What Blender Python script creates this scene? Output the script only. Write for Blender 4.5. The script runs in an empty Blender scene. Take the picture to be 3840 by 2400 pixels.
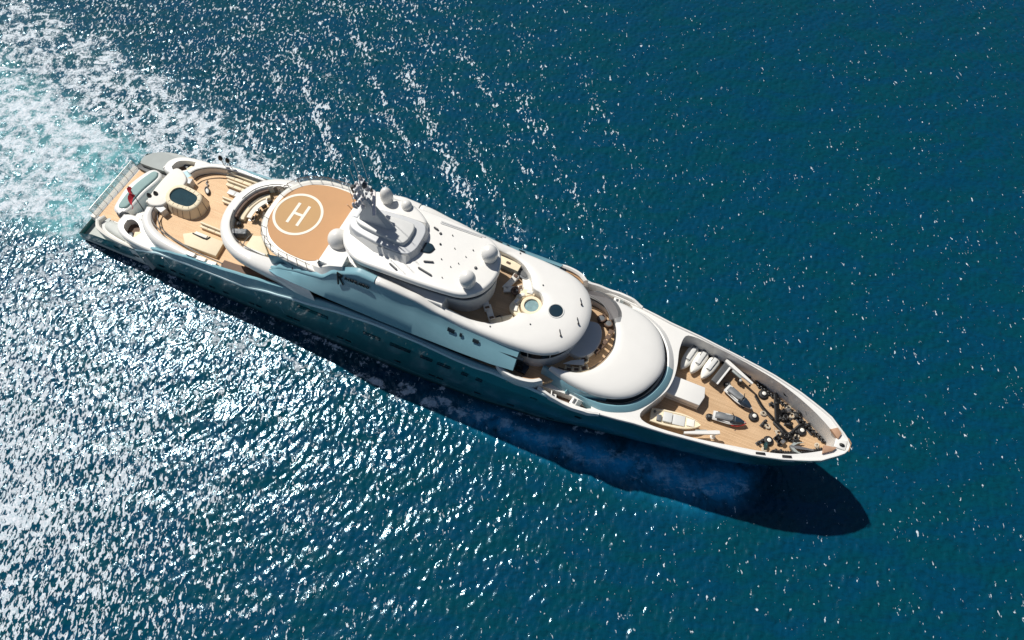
import bpy, bmesh, math, random
import numpy as np
from mathutils import Vector, Matrix
from mathutils.geometry import tessellate_polygon

random.seed(7)
scene = bpy.context.scene
col = scene.collection
PI = math.pi

# ------------------------------------------------------------------ camera
cam_d = bpy.data.cameras.new("Camera")
cam = bpy.data.objects.new("Camera", cam_d)
col.objects.link(cam)
cam_d.sensor_width = 36.0
cam_d.lens = 25.79
cam_d.clip_start = 0.5
cam_d.clip_end = 9000
cam.location = (0, 0, 72.06)
cam.rotation_euler = (0.48176, 0, 0)
scene.camera = cam

# ------------------------------------------------------------------ ship frame (x forward, y port, z up) in the world
YAW = -0.41369
SHIP = Matrix.Translation((-8.835, 37.102, 0)) @ Matrix.Rotation(YAW, 4, 'Z')

# ------------------------------------------------------------------ sun and sky
SUN_LOCAL = Vector((-0.65, 0.25, 1.0))            # towards the sun, in ship axes
sd = (Matrix.Rotation(YAW, 3, 'Z') @ SUN_LOCAL).normalized()
sun_d = bpy.data.lights.new("Sun", 'SUN')
sun_d.energy = 4.6
sun_d.angle = math.radians(1.0)
sun_d.color = (1.0, 0.965, 0.90)
sun = bpy.data.objects.new("Sun", sun_d)
col.objects.link(sun)
sun.rotation_euler = sd.to_track_quat('Z', 'Y').to_euler()
sun.location = (-60, 60, 120)

world = bpy.data.worlds.new("World")
scene.world = world
world.use_nodes = True
wn, wl = world.node_tree.nodes, world.node_tree.links
wn.clear()
sky = wn.new('ShaderNodeTexSky')
sky.sky_type = 'NISHITA'
sky.sun_disc = False
sky.sun_elevation = math.asin(sd.z)
sky.sun_rotation = math.atan2(sd.x, sd.y)
sky.ozone_density = 2.2
bg = wn.new('ShaderNodeBackground')
bg.inputs['Strength'].default_value = 0.05
wo = wn.new('ShaderNodeOutputWorld')
wl.new(sky.outputs[0], bg.inputs[0])
wl.new(bg.outputs[0], wo.inputs[0])

scene.view_settings.view_transform = 'Standard'
scene.view_settings.look = 'None'
scene.view_settings.exposure = 0.0
scene.view_settings.gamma = 1.0

# ------------------------------------------------------------------ materials
def srgb(r, g, b):
    f = lambda c: ((c / 255 + 0.055) / 1.055) ** 2.4 if c > 10 else c / 255 / 12.92
    return (f(r), f(g), f(b), 1)

def mat(name, color, rough=0.4, metal=0.0, coat=0.0, vary=0.06, scale=1.5, bump=0.0, bscale=20, alpha=None):
    m = bpy.data.materials.new(name)
    m.use_nodes = True
    nt = m.node_tree
    b = nt.nodes['Principled BSDF']
    b.inputs['Roughness'].default_value = rough
    b.inputs['Metallic'].default_value = metal
    b.inputs['Coat Weight'].default_value = coat
    tc = nt.nodes.new('ShaderNodeTexCoord')
    nz = nt.nodes.new('ShaderNodeTexNoise')
    nz.inputs['Scale'].default_value = scale
    nz.inputs['Detail'].default_value = 6
    nz.inputs['Roughness'].default_value = 0.6
    nt.links.new(tc.outputs['Object'], nz.inputs['Vector'])
    mx = nt.nodes.new('ShaderNodeMix')
    mx.data_type = 'RGBA'
    c = color
    mx.inputs['A'].default_value = (c[0] * (1 - vary), c[1] * (1 - vary), c[2] * (1 - vary), 1)
    mx.inputs['B'].default_value = (min(1, c[0] * (1 + vary)), min(1, c[1] * (1 + vary)), min(1, c[2] * (1 + vary)), 1)
    nt.links.new(nz.outputs['Fac'], mx.inputs['Factor'])
    nt.links.new(mx.outputs['Result'], b.inputs['Base Color'])
    if bump:
        n2 = nt.nodes.new('ShaderNodeTexNoise')
        n2.inputs['Scale'].default_value = bscale
        nt.links.new(tc.outputs['Object'], n2.inputs['Vector'])
        bp = nt.nodes.new('ShaderNodeBump')
        bp.inputs['Strength'].default_value = bump
        bp.inputs['Distance'].default_value = 0.05
        nt.links.new(n2.outputs['Fac'], bp.inputs['Height'])
        nt.links.new(bp.outputs['Normal'], b.inputs['Normal'])
    if alpha is not None:
        b.inputs['Alpha'].default_value = alpha
    return m

def teak_mat(name, c1, c2, plank=0.12, wear=0.10, axis=1):
    """laid planks: dark caulking lines every plank width across the ship's axis"""
    m = bpy.data.materials.new(name)
    m.use_nodes = True
    nt = m.node_tree
    b = nt.nodes['Principled BSDF']
    b.inputs['Roughness'].default_value = 0.65
    tc = nt.nodes.new('ShaderNodeTexCoord')
    sp = nt.nodes.new('ShaderNodeSeparateXYZ')
    nt.links.new(tc.outputs['Object'], sp.inputs[0])
    md = nt.nodes.new('ShaderNodeMath'); md.operation = 'DIVIDE'; md.inputs[1].default_value = plank
    nt.links.new(sp.outputs[axis], md.inputs[0])
    fr = nt.nodes.new('ShaderNodeMath'); fr.operation = 'FRACT'
    nt.links.new(md.outputs[0], fr.inputs[0])
    lt = nt.nodes.new('ShaderNodeMath'); lt.operation = 'LESS_THAN'; lt.inputs[1].default_value = 0.10
    nt.links.new(fr.outputs[0], lt.inputs[0])
    fl = nt.nodes.new('ShaderNodeMath'); fl.operation = 'FLOOR'
    nt.links.new(md.outputs[0], fl.inputs[0])
    wnz = nt.nodes.new('ShaderNodeTexWhiteNoise'); wnz.noise_dimensions = '1D'
    nt.links.new(fl.outputs[0], wnz.inputs['W'])
    mp = nt.nodes.new('ShaderNodeMapping')
    mp.inputs['Scale'].default_value = (0.5, 5, 1) if axis == 1 else (5, .5, 1)
    nt.links.new(tc.outputs['Object'], mp.inputs[0])
    nz = nt.nodes.new('ShaderNodeTexNoise'); nz.inputs['Scale'].default_value = 1.2; nz.inputs['Detail'].default_value = 8
    nt.links.new(mp.outputs[0], nz.inputs['Vector'])
    nz2 = nt.nodes.new('ShaderNodeTexNoise'); nz2.inputs['Scale'].default_value = 0.45; nz2.inputs['Detail'].default_value = 3
    nt.links.new(tc.outputs['Object'], nz2.inputs['Vector'])
    ad = nt.nodes.new('ShaderNodeMath'); ad.operation = 'MULTIPLY_ADD'; ad.inputs[1].default_value = 0.35
    nt.links.new(wnz.outputs['Value'], ad.inputs[0]); nt.links.new(nz.outputs['Fac'], ad.inputs[2])
    ad2 = nt.nodes.new('ShaderNodeMath'); ad2.operation = 'MULTIPLY_ADD'; ad2.inputs[1].default_value = 0.9
    nt.links.new(nz2.outputs['Fac'], ad2.inputs[0]); nt.links.new(ad.outputs[0], ad2.inputs[2])
    mr = nt.nodes.new('ShaderNodeMapRange'); mr.inputs[1].default_value = 0.7; mr.inputs[2].default_value = 1.6
    nt.links.new(ad2.outputs[0], mr.inputs[0])
    mx = nt.nodes.new('ShaderNodeMix'); mx.data_type = 'RGBA'
    mx.inputs['A'].default_value = c1; mx.inputs['B'].default_value = c2
    nt.links.new(mr.outputs[0], mx.inputs['Factor'])
    dk = nt.nodes.new('ShaderNodeMix'); dk.data_type = 'RGBA'
    dk.inputs['B'].default_value = (c1[0] * .45, c1[1] * .4, c1[2] * .4, 1)
    nt.links.new(lt.outputs[0], dk.inputs['Factor'])
    nt.links.new(mx.outputs['Result'], dk.inputs['A'])
    nt.links.new(dk.outputs['Result'], b.inputs['Base Color'])
    return m

M = {}
M['white'] = mat('white_gelcoat', (0.745, 0.73, 0.695, 1), 0.34, coat=0.3, vary=0.04, scale=0.8)
M['cream'] = mat('cream_gelcoat', (0.78, 0.75, 0.68, 1), 0.42, coat=0.2, vary=0.05, scale=0.8)
M['offwhite'] = mat('offwhite_paint', (0.62, 0.62, 0.60, 1), 0.45, vary=0.08, scale=1.2)
M['hull'] = mat('hull_shade_teal', (0.012, 0.135, 0.15, 1), 0.30, coat=0.5, vary=0.12, scale=0.35)  # dark teal puts shade into the colour of a pale hull
M['boot'] = mat('boot_top_paint', (0.012, 0.05, 0.055, 1), 0.4, vary=0.2, scale=0.6)
M['topside'] = mat('topside_shade_tint', (0.20, 0.385, 0.445, 1), 0.36, coat=0.3, vary=0.05, scale=0.4)  # white superstructure with its teal shade put into the colour
M['platform'] = mat('platform_grey', (0.50, 0.52, 0.49, 1), 0.6, vary=0.10, scale=1.5)
M['grey'] = mat('grey_panel', (0.30, 0.33, 0.32, 1), 0.5, vary=0.18, scale=0.9)
M['dgrey'] = mat('dark_grey_composite', (0.07, 0.075, 0.08, 1), 0.5, vary=0.2, scale=2)
M['cover'] = mat('sage_cover_canvas', (0.26, 0.38, 0.37, 1), 0.8, vary=0.12, scale=1.0)
M['glass'] = mat('dark_glass', (0.010, 0.016, 0.022, 1), 0.07, vary=0.2, scale=1)
M['bluglass'] = mat('skylight_glass', (0.012, 0.03, 0.045, 1), 0.12, vary=0.2, scale=2)
M['clear'] = mat('clear_screen', (0.55, 0.62, 0.62, 1), 0.08, vary=0.05, alpha=0.28)
M['smoke'] = mat('smoked_screen', (0.16, 0.15, 0.15, 1), 0.1, vary=0.1, alpha=0.72)
M['black'] = mat('black_rubber', (0.012, 0.012, 0.013, 1), 0.5, vary=0.3, scale=5)
M['steel'] = mat('worn_steel', (0.35, 0.34, 0.33, 1), 0.35, metal=0.8, vary=0.15, scale=5)
M['teak'] = teak_mat('teak_planking', (0.66, 0.42, 0.225, 1), (0.79, 0.55, 0.32, 1), 0.12)
M['teak2'] = teak_mat('foredeck_teak', (0.47, 0.30, 0.16, 1), (0.66, 0.455, 0.27, 1), 0.12)
M['teakdark'] = teak_mat('weathered_teak', (0.42, 0.28, 0.16, 1), (0.55, 0.38, 0.23, 1), 0.12)
M['heli'] = mat('helideck_coating', (0.53, 0.29, 0.135, 1), 0.75, vary=0.07, scale=0.5, bump=0.15, bscale=60)
M['heliring'] = mat('helideck_marking_fill', (0.50, 0.30, 0.13, 1), 0.75, vary=0.08, scale=0.7)
M['mark'] = mat('white_deck_marking', (0.80, 0.75, 0.64, 1), 0.6, vary=0.04)
M['pool'] = mat('pool_water', (0.012, 0.045, 0.06, 1), 0.05, vary=0.35, scale=0.9, bump=0.3, bscale=4)
M['poolpale'] = mat('hot_tub_water', (0.22, 0.34, 0.36, 1), 0.08, vary=0.4, scale=2, bump=0.4, bscale=6)
M['cushion'] = mat('cream_cushion', (0.80, 0.69, 0.50, 1), 0.85, vary=0.06, scale=2, bump=0.2, bscale=9)
M['wcushion'] = mat('white_cushion', (0.80, 0.77, 0.70, 1), 0.85, vary=0.05, scale=2, bump=0.2, bscale=9)
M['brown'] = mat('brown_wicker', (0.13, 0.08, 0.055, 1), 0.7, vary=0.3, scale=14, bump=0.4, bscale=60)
M['wood'] = mat('varnished_wood', (0.42, 0.25, 0.13, 1), 0.35, vary=0.2, scale=3)
M['red'] = mat('red_bunting', (0.55, 0.02, 0.035, 1), 0.75, vary=0.3, scale=4)
M['redpaint'] = mat('red_plastic', (0.55, 0.03, 0.03, 1), 0.35, vary=0.1)
M['navy'] = mat('navy_vinyl', (0.02, 0.035, 0.055, 1), 0.4, vary=0.4, scale=6)
M['stripe'] = mat('grey_vinyl', (0.13, 0.14, 0.15, 1), 0.5, vary=0.4, scale=6)
M['tan'] = mat('tan_pad', (0.45, 0.27, 0.17, 1), 0.7, vary=0.2, scale=5)
M['rope'] = mat('pale_rope', (0.55, 0.48, 0.38, 1), 0.9, vary=0.3, scale=18, bump=0.5, bscale=80)
M['mould'] = mat('pale_moulding', (0.50, 0.68, 0.72, 1), 0.35, vary=0.05)
M['mast'] = mat('mast_grey_paint', (0.55, 0.56, 0.57, 1), 0.45, vary=0.1, scale=1.5)
M['antenna'] = mat('antenna_white', (0.74, 0.68, 0.66, 1), 0.5, vary=0.12, scale=6)

# ------------------------------------------------------------------ mesh helpers
def catmull(pts, n, closed=False):
    P0 = [Vector(p) for p in pts]
    P = []
    for i, p in enumerate(P0):          # keep sharp corners sharp
        P.append(p)
        if closed or 0 < i < len(P0) - 1:
            u = p - P0[i - 1]; w = P0[(i + 1) % len(P0)] - p
            if u.length > 1e-6 and w.length > 1e-6 and u.angle(w) > math.radians(62): P += [p.copy(), p.copy()]
    if closed:
        Q = [P[-1]] + P + [P[0], P[1]]
    else:
        Q = [P[0] * 2 - P[1]] + P + [P[-1] * 2 - P[-2]]
    out = []
    segs = len(Q) - 3
    dense = []
    for i in range(segs):
        p0, p1, p2, p3 = Q[i:i + 4]
        for k in range(12):
            t = k / 12
            dense.append(0.5 * ((2 * p1) + (p2 - p0) * t + (2 * p0 - 5 * p1 + 4 * p2 - p3) * t * t + (3 * p1 - p0 - 3 * p2 + p3) * t ** 3))
    if not closed:
        dense.append(Q[-2])
    else:
        dense.append(dense[0])
    L = [0]
    for i in range(1, len(dense)):
        L.append(L[-1] + (dense[i] - dense[i - 1]).length)
    tot = L[-1]
    j = 0
    m = n if closed else n - 1
    for k in range(n):
        s = tot * k / m
        while j < len(L) - 2 and L[j + 1] < s:
            j += 1
        d = L[j + 1] - L[j]
        f = 0 if d < 1e-9 else (s - L[j]) / d
        out.append(dense[j].lerp(dense[j + 1], min(1, max(0, f))))
    return out

def sym(half, n=96):
    """half = points from the centreline aft, along the port side, to the centreline forward -> closed outline"""
    h = [(x, y) for x, y in half]
    port = [p for p in h if p[1] > 1e-4]
    pts = []
    if h[0][1] <= 1e-4:
        pts.append(h[0])
    pts += port
    if h[-1][1] <= 1e-4:
        pts.append(h[-1])
    pts += [(x, -y) for x, y in reversed(port)]
    return catmull([(x, y, 0) for x, y in pts], n, True)

def inset(pts, d):
    n = len(pts)
    area = sum(pts[i].x * pts[(i + 1) % n].y - pts[(i + 1) % n].x * pts[i].y for i in range(n))
    sg = 1 if area > 0 else -1
    out = []
    for i in range(n):
        t = pts[(i + 1) % n] - pts[i - 1]
        nv = Vector((-t.y, t.x, 0)) * sg
        if nv.length > 1e-9:
            nv.normalize()
        out.append(pts[i] + nv * d)
    return out

class MB:
    def __init__(self):
        self.bm = bmesh.new()
    def ring(self, pts, z=None):
        return [self.bm.verts.new((p[0], p[1], p[2] if z is None else z)) for p in pts]
    def bridge(self, a, b, closed=True):
        n = len(a)
        for i in range(n if closed else n - 1):
            j = (i + 1) % n
            try:
                self.bm.faces.new((a[i], a[j], b[j], b[i]))
            except ValueError:
                pass
    def loft(self, rings, closed=True, cap0=True, cap1=True):
        R = [self.ring(r) for r in rings]
        for a, b in zip(R, R[1:]):
            self.bridge(a, b, closed)
        if cap0: self.cap(R[0])
        if cap1: self.cap(R[-1])
        return R
    def cap(self, ring, holes=()):
        polys = [[v.co.copy() for v in ring]] + [[v.co.copy() for v in h] for h in holes]
        flat = list(ring) + [v for h in holes for v in h]
        for p in polys:
            for q in p: q.z = 0
        # project along dominant axis if the ring is vertical
        xs = [v.co for v in ring]
        dz = max(c.z for c in xs) - min(c.z for c in xs)
        dx = max(c.x for c in xs) - min(c.x for c in xs)
        dy = max(c.y for c in xs) - min(c.y for c in xs)
        if not holes and dz > min(dx, dy) and min(dx, dy) < 0.3 * max(dx, dy, dz):
            polys = [[Vector((v.co.y, v.co.z, 0)) if dx <= dy else Vector((v.co.x, v.co.z, 0)) for v in ring]]
        for tri in tessellate_polygon(polys):
            try:
                self.bm.faces.new([flat[i] for i in tri])
            except ValueError:
                pass
    def slab(self, outline, z0, z1, r=0.1, seg=4, holes=(), hole_z=None, flare=0.0, rz=None, bottom=True):
        """solid with a rounded top edge, optional holes whose walls drop to hole_z; flare widens the foot"""
        rz = r if rz is None else rz
        rings = [[Vector((p.x, p.y, z0)) for p in inset(outline, -flare)]]
        rings.append([Vector((p.x, p.y, z1 - rz)) for p in outline])
        for k in range(1, seg + 1):
            a = k / seg * PI / 2
            rings.append([Vector((p.x, p.y, z1 - rz + rz * math.sin(a))) for p in inset(outline, r * (1 - math.cos(a)))])
        R = [self.ring(q) for q in rings]
        for a, b in zip(R, R[1:]):
            self.bridge(a, b)
        hv = []
        for h in holes:
            top = self.ring([(p.x, p.y, z1) for p in h])
            lo = self.ring([(p.x, p.y, hole_z if hole_z is not None else z0) for p in h])
            self.bridge(top, lo)
            hv.append(top)
        self.cap(R[-1], hv)
        if bottom and not holes:
            self.cap(R[0])
    def box(self, x0, x1, y0, y1, z0, z1, bev=0.0, rot=0.0, c=None, tilt=None, seg=2):
        vs = []
        for z in (z0, z1):
            for x, y in ((x0, y0), (x1, y0), (x1, y1), (x0, y1)):
                vs.append(self.bm.verts.new((x, y, z)))
        fs = [(0, 3, 2, 1), (4, 5, 6, 7), (0, 1, 5, 4), (1, 2, 6, 5), (2, 3, 7, 6), (3, 0, 4, 7)]
        faces = [self.bm.faces.new([vs[i] for i in f]) for f in fs]
        ctr = Vector(((x0 + x1) / 2, (y0 + y1) / 2, (z0 + z1) / 2)) if c is None else Vector(c)
        geom = vs
        if bev > 0:
            edges = list({e for f in faces for e in f.edges})
            res = bmesh.ops.bevel(self.bm, geom=edges, offset=bev, segments=seg, affect='EDGES', profile=0.6)
            geom = list({v for f in res['faces'] for v in f.verts} | {v for v in vs if v.is_valid})
        if rot or tilt:
            R = Matrix.Rotation(rot, 3, 'Z')
            if tilt: R = R @ Matrix.Rotation(tilt[1], 3, tilt[0])
            for v in geom:
                v.co = ctr + R @ (v.co - ctr)
        return geom
    def tube(self, pts, r, n=8, caps=True):
        P = [Vector(p) for p in pts]
        rad = r if isinstance(r, (list, tuple)) else [r] * len(P)
        rings = []
        up = Vector((0, 0, 1))
        for i, p in enumerate(P):
            t = (P[min(i + 1, len(P) - 1)] - P[max(i - 1, 0)]).normalized()
            u = t.cross(up)
            if u.length < 0.05: u = t.cross(Vector((1, 0, 0)))
            u.normalize()
            w = t.cross(u).normalized()
            rings.append([p + (u * math.cos(a) + w * math.sin(a)) * rad[i] for a in [2 * PI * k / n for k in range(n)]])
        R = [self.ring(q) for q in rings]
        for a, b in zip(R, R[1:]): self.bridge(a, b)
        if caps:
            for q in (R[0], R[-1]):
                try: self.bm.faces.new(q)
                except ValueError: pass
    def lathe(self, c, prof, n=24, sx=1.0, sy=1.0, cap=True, axis=None):
        """prof = [(radius, z)] from the bottom up"""
        A = Matrix.Identity(3) if axis is None else Vector(axis).to_track_quat('Z', 'Y').to_matrix()
        c = Vector(c)
        R = []
        for r, z in prof:
            R.append(self.ring([c + A @ Vector((r * sx * math.cos(2 * PI * k / n), r * sy * math.sin(2 * PI * k / n), z)) for k in range(n)]))
        for a, b in zip(R, R[1:]): self.bridge(a, b)
        if cap:
            for q in (R[0], R[-1]):
                try: self.bm.faces.new(q)
                except ValueError: pass
    def torus(self, c, R, r, n=28, m=10, sy=1.0):
        c = Vector(c)
        rings = []
        for i in range(n):
            a = 2 * PI * i / n
            rings.append(self.ring([c + Vector(((R + r * math.cos(b)) * math.cos(a), (R + r * math.cos(b)) * math.sin(a) * sy, r * math.sin(b))) for b in [2 * PI * k / m for k in range(m)]]))
        for i in range(n): self.bridge(rings[i], rings[(i + 1) % n])
    def strip(self, outer, inner, profile, n=64, caps=True):
        """a crescent: profile (t, z) runs from the outer curve to the inner curve; z may be a function of the outer point"""
        O = catmull([(x, y, 0) for x, y in outer], n)
        I = catmull([(x, y, 0) for x, y in inner], n)
        cols = []
        for o, i in zip(O, I):
            cols.append([])
            for t, z in profile:
                q = o.lerp(i, t)
                cols[-1].append((q.x, q.y, z(o) if callable(z) else z))
        R = [self.ring(c) for c in cols]
        for a, b in zip(R, R[1:]): self.bridge(a, b, closed=False)
        # underside
        for a, b in zip(R, R[1:]):
            try: self.bm.faces.new((a[0], b[0], b[-1], a[-1]))
            except ValueError: pass
        if caps:
            for q in (R[0], R[-1]):
                try: self.bm.faces.new(q)
                except ValueError: pass
    def panel(self, c, sx, sy, sz, rot=0, bev=0.03, tilt=None):
        return self.box(c[0] - sx / 2, c[0] + sx / 2, c[1] - sy / 2, c[1] + sy / 2, c[2] - sz / 2, c[2] + sz / 2, bev, rot, None, tilt)
    def build(self, name, m, parent=None, angle=38, smooth=True, label=None):
        bmesh.ops.remove_doubles(self.bm, verts=self.bm.verts, dist=0.0004)
        bmesh.ops.recalc_face_normals(self.bm, faces=self.bm.faces)
        me = bpy.data.meshes.new(name)
        self.bm.to_mesh(me)
        self.bm.free()
        if smooth:
            for p in me.polygons: p.use_smooth = True
            me.set_sharp_from_angle(angle=math.radians(angle))
        me.materials.append(m)
        o = bpy.data.objects.new(name, me)
        col.objects.link(o)
        if parent is not None: o.parent = parent
        if label: o['label'] = label
        return o

def tag(o, label, cat, group=None, kind=None):
    o['label'] = label
    if cat: o['category'] = cat
    if group: o['group'] = group
    if kind: o['kind'] = kind
    return o

def thing(name, label, cat, x=0, y=0, z=0, rot=0, group=None):
    o = bpy.data.objects.new(name, None)
    o.empty_display_size = 0.3
    col.objects.link(o)
    o.matrix_world = SHIP @ Matrix.Translation((x, y, z)) @ Matrix.Rotation(rot, 4, 'Z')
    return tag(o, label, cat, group)

def dup(root, label, x, y, z, rot=0):
    r = root.copy(); col.objects.link(r)
    r.matrix_world = SHIP @ Matrix.Translation((x, y, z)) @ Matrix.Rotation(rot, 4, 'Z')
    r['label'] = label
    for ch in list(root.children):
        c = ch.copy(); col.objects.link(c); c.parent = r
        for g in ch.children:
            d = g.copy(); col.objects.link(d); d.parent = c
    return r

def interp(tab, x):
    if x <= tab[0][0]: return tab[0][1]
    for (a, b), (c, d) in zip(tab, tab[1:]):
        if x <= c:
            t = (x - a) / (c - a)
            t = t * t * (3 - 2 * t) * 0.5 + t * 0.5
            return b + (d - b) * t
    return tab[-1][1]

# ================================================================== SEA
def patch(N, L, ang, kp, power, spread, rms_slope, seed, kmax=1e9):
    rng = np.random.default_rng(seed)
    k1 = 2 * np.pi * np.fft.fftfreq(N, L / N)
    KX, KY = np.meshgrid(k1, k1, indexing='ij')
    K = np.hypot(KX, KY); K[0, 0] = 1
    th = np.arctan2(KY, KX) - ang
    A = K ** (-power / 2) * np.exp(-0.5 * (kp / K) ** 3)
    A *= (np.abs(np.cos(th)) ** spread + 0.12)
    A[K > kmax] = 0
    A[0, 0] = 0
    H = A * (rng.normal(size=(N, N)) + 1j * rng.normal(size=(N, N)))
    h = np.real(np.fft.ifft2(H))
    gx = np.real(np.fft.ifft2(1j * KX * H)); gy = np.real(np.fft.ifft2(1j * KY * H))
    s = rms_slope / math.sqrt((gx ** 2 + gy ** 2).mean())
    dx = np.real(np.fft.ifft2(1j * KX / K * H)); dy = np.real(np.fft.ifft2(1j * KY / K * H))
    return h * s, dx * s, dy * s

def sample(P, L, x, y):
    N = P.shape[0]
    u = (x / L * N) % N; v = (y / L * N) % N
    i = np.floor(u).astype(int); j = np.floor(v).astype(int)
    fu = u - i; fv = v - j
    i %= N; j %= N
    i1 = (i + 1) % N; j1 = (j + 1) % N
    return (P[i, j] * (1 - fu) * (1 - fv) + P[i1, j] * fu * (1 - fv) + P[i, j1] * (1 - fu) * fv + P[i1, j1] * fu * fv)

def sstep(a, b, x):
    t = np.clip((x - a) / (b - a), 0, 1)
    return t * t * (3 - 2 * t)

WATER_ = [(-42.5, 5.9), (-36, 6.2), (0, 6.2), (8, 5.9), (14, 5.3), (20, 4.2), (28, 2.3), (34, .95), (38.0, .03)]
def build_sea():
    st = 0.15
    def axis(a, b):
        mid = np.arange(a, b, st)
        out = [b]
        d = st
        while out[-1] < b + 3500:
            d *= 1.13; out.append(out[-1] + d)
        lo = [a]; d = st
        while lo[-1] > a - 3500:
            d *= 1.13; lo.append(lo[-1] - d)
        return np.array(lo[:0:-1] + list(mid) + out)
    xs = axis(-84, 82); ys = axis(-2, 97)
    X, Y = np.meshgrid(xs, ys, indexing='ij')
    nx, ny = X.shape
    A1 = math.radians(128)
    hA, aX, aY = patch(512, 71.0, A1, 2 * PI / 6.0, 4.0, 2.0, SEA_SLOPE, 3)
    hB, bX, bY = patch(512, 47.0, math.radians(170), 2 * PI / 1.15, 4.0, 1.3, SEA_SLOPE2, 5, kmax=2 * PI / 0.31)
    # coordinates in the ship's axes
    c, s = math.cos(YAW), math.sin(YAW)
    dx_, dy_ = X + 8.835, Y - 37.102
    SX = c * dx_ + s * dy_
    SY = -s * dx_ + c * dy_
    rng = np.random.default_rng(11)
    hT, tX, tY = patch(512, 37.0, 0.3, 2 * PI / 2.6, 3.6, 0.0, 0.34, 8)
    wob = sample(hT, 37.0, X * .31, Y * .31) * 14
    a = np.maximum(0, -42 - SX)
    # stern wake core, lacy foam to port, thinner to starboard
    core = sstep(-41.5, -44, SX) * sstep(8.5 + .22 * a, 5.0 + .14 * a, np.abs(SY - 0.05 * a + wob * .4))
    portw = np.interp(-SX, [-45, -20, 0, 16, 30, 45, 70], [7.0, 8.0, 8.6, 11.0, 14.0, 18, 24])
    port = (SY > 0) * sstep(portw + 3, portw - 2.5, SY + wob) * np.interp(-SX, [-60, -24, -19, 0, 12, 30, 42, 70], [0, 0, .46, .36, .48, .66, .66, .60])
    stw = np.interp(-SX, [-45, -20, 0, 20, 42, 70], [6.5, 8.6, 10.5, 13, 17, 22])
    stb = (SY < 0) * sstep(stw + 3, stw - 2, -SY + wob) * np.interp(-SX, [-60, -30, -8, 0, 12, 30, 42, 60], [0, 0, .22, .40, .46, .44, .50, .45])
    # bow wave breaking along the starboard bow, in the hull's shade
    cy = np.interp(SX, [-4, 8, 18, 28, 34, 38], [-8.4, -7.8, -7.2, -5.8, -4.3, -2.8])
    bow = np.exp(-((SY - cy + wob * .2) / np.interp(SX, [-4, 20, 34, 38], [1.0, 1.5, 2.4, 1.5])) ** 2) * sstep(-14, 2, SX) * sstep(38.5, 35.5, SX) * .80
    bowp = np.exp(-((SY + cy * .92 - wob * .15) / 1.1) ** 2) * sstep(8, 14, SX) * sstep(38.5, 35.5, SX) * .50
    hd = np.abs(SY) - np.interp(SX, [a_[0] for a_ in WATER_], [a_[1] for a_ in WATER_])
    line = np.exp(-((hd - .35) / .55) ** 2) * sstep(-43, -41, SX) * sstep(38.3, 36.5, SX) * (.50 + .12 * np.sin(wob * 3 + SX * .4))
    bow = np.maximum(bow, line * sstep(24, 32, SX) * 1.5)
    foam = np.maximum.reduce([line, core * (.86 - .16 * np.exp(-((SX + 45) / 5) ** 2) + .10 * np.sin(SY * 1.1 + wob * 1.6)), port, stb, bow, bowp])
    # far diverging crests of the wake
    for off, amp in ((0, .45), (10, .34), (21, .26)):
        for sg in (-1, 1):
            dline = (sg * SY) - (5 + (34 - off - SX) * .36)
            foam = np.maximum(foam, amp * np.exp(-(dline / (.7 + .02 * np.maximum(0, 30 - SX))) ** 2) * sstep(22 - off, 10 - off, SX) * sstep(-62, -20, SX) * (0.5 + .5 * np.sin(wob * 1.7 + SX * .6)))
    fade = np.exp(-np.maximum(0, np.maximum(np.abs(X) - 100, np.abs(Y - 48) - 70)) / 60)
    w = sample(hA, 71.0, X, Y) + sample(hB, 47.0, X, Y)
    ddx = sample(aX, 71.0, X, Y) + sample(bX, 47.0, X, Y) * .6
    ddy = sample(aY, 71.0, X, Y) + sample(bY, 47.0, X, Y) * .6
    turb = np.clip(core * .7 + port * .35 + stb * .25 + bow + bowp, 0, 1.0)
    calm = 1 - .45 * core
    Z = w * calm + sample(hT, 37.0, X, Y) * turb
    Z += (0.30 * bow / .62 + .25 * bowp / .5) * sstep(20, 36, SX)
    # long diverging ridges carried by the hull (Kelvin arms)
    for sg in (-1, 1):
        dl = (sg * SY) - (4 + (36 - SX) * .36)
        Z += .03 * np.sin(dl * 1.15) * np.exp(-(dl / 7.5) ** 2) * sstep(30, 12, SX) * sstep(-95, -20, SX)
    Z = Z * fade
    co = np.empty((nx * ny, 3), np.float32)
    co[:, 0] = (X - ddx * .85 * fade).ravel(); co[:, 1] = (Y - ddy * .85 * fade).ravel(); co[:, 2] = Z.ravel()
    idx = np.arange(nx * ny).reshape(nx, ny)
    q = np.stack([idx[:-1, :-1], idx[1:, :-1], idx[1:, 1:], idx[:-1, 1:]], -1).reshape(-1, 4)
    me = bpy.data.meshes.new('water')
    me.vertices.add(nx * ny); me.vertices.foreach_set('co', co.ravel())
    me.loops.add(q.size); me.loops.foreach_set('vertex_index', q.ravel().astype(np.int32))
    me.polygons.add(len(q)); me.polygons.foreach_set('loop_start', np.arange(0, q.size, 4, dtype=np.int32))
    me.polygons.foreach_set('loop_total', np.full(len(q), 4, dtype=np.int32))
    me.polygons.foreach_set('use_smooth', np.ones(len(q), dtype=bool))
    me.update(calc_edges=True)
    at = me.attributes.new('foam', 'FLOAT', 'POINT'); at.data.foreach_set('value', foam.astype(np.float32).ravel())
    # painted sun glints: dense astern and on the starboard quarter, thinning towards the bow and beyond
    fl = .05 + .30 * sstep(20, -48, SX) + .56 * sstep(24, -44, SX) * sstep(-6, -36, SY) + .05 * np.clip(sample(hA, 71.0, X * .4, Y * .4) * 8, -1, 1)
    uu = .93 * X + .36 * Y
    glint_lane = sstep(.45, 1.0, np.sin(uu * 2 * PI / 4.3 + wob * 1.0) + .35 * np.sin(uu * .53 + Y * .11))  # streaks of painted glints off the port side
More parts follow.
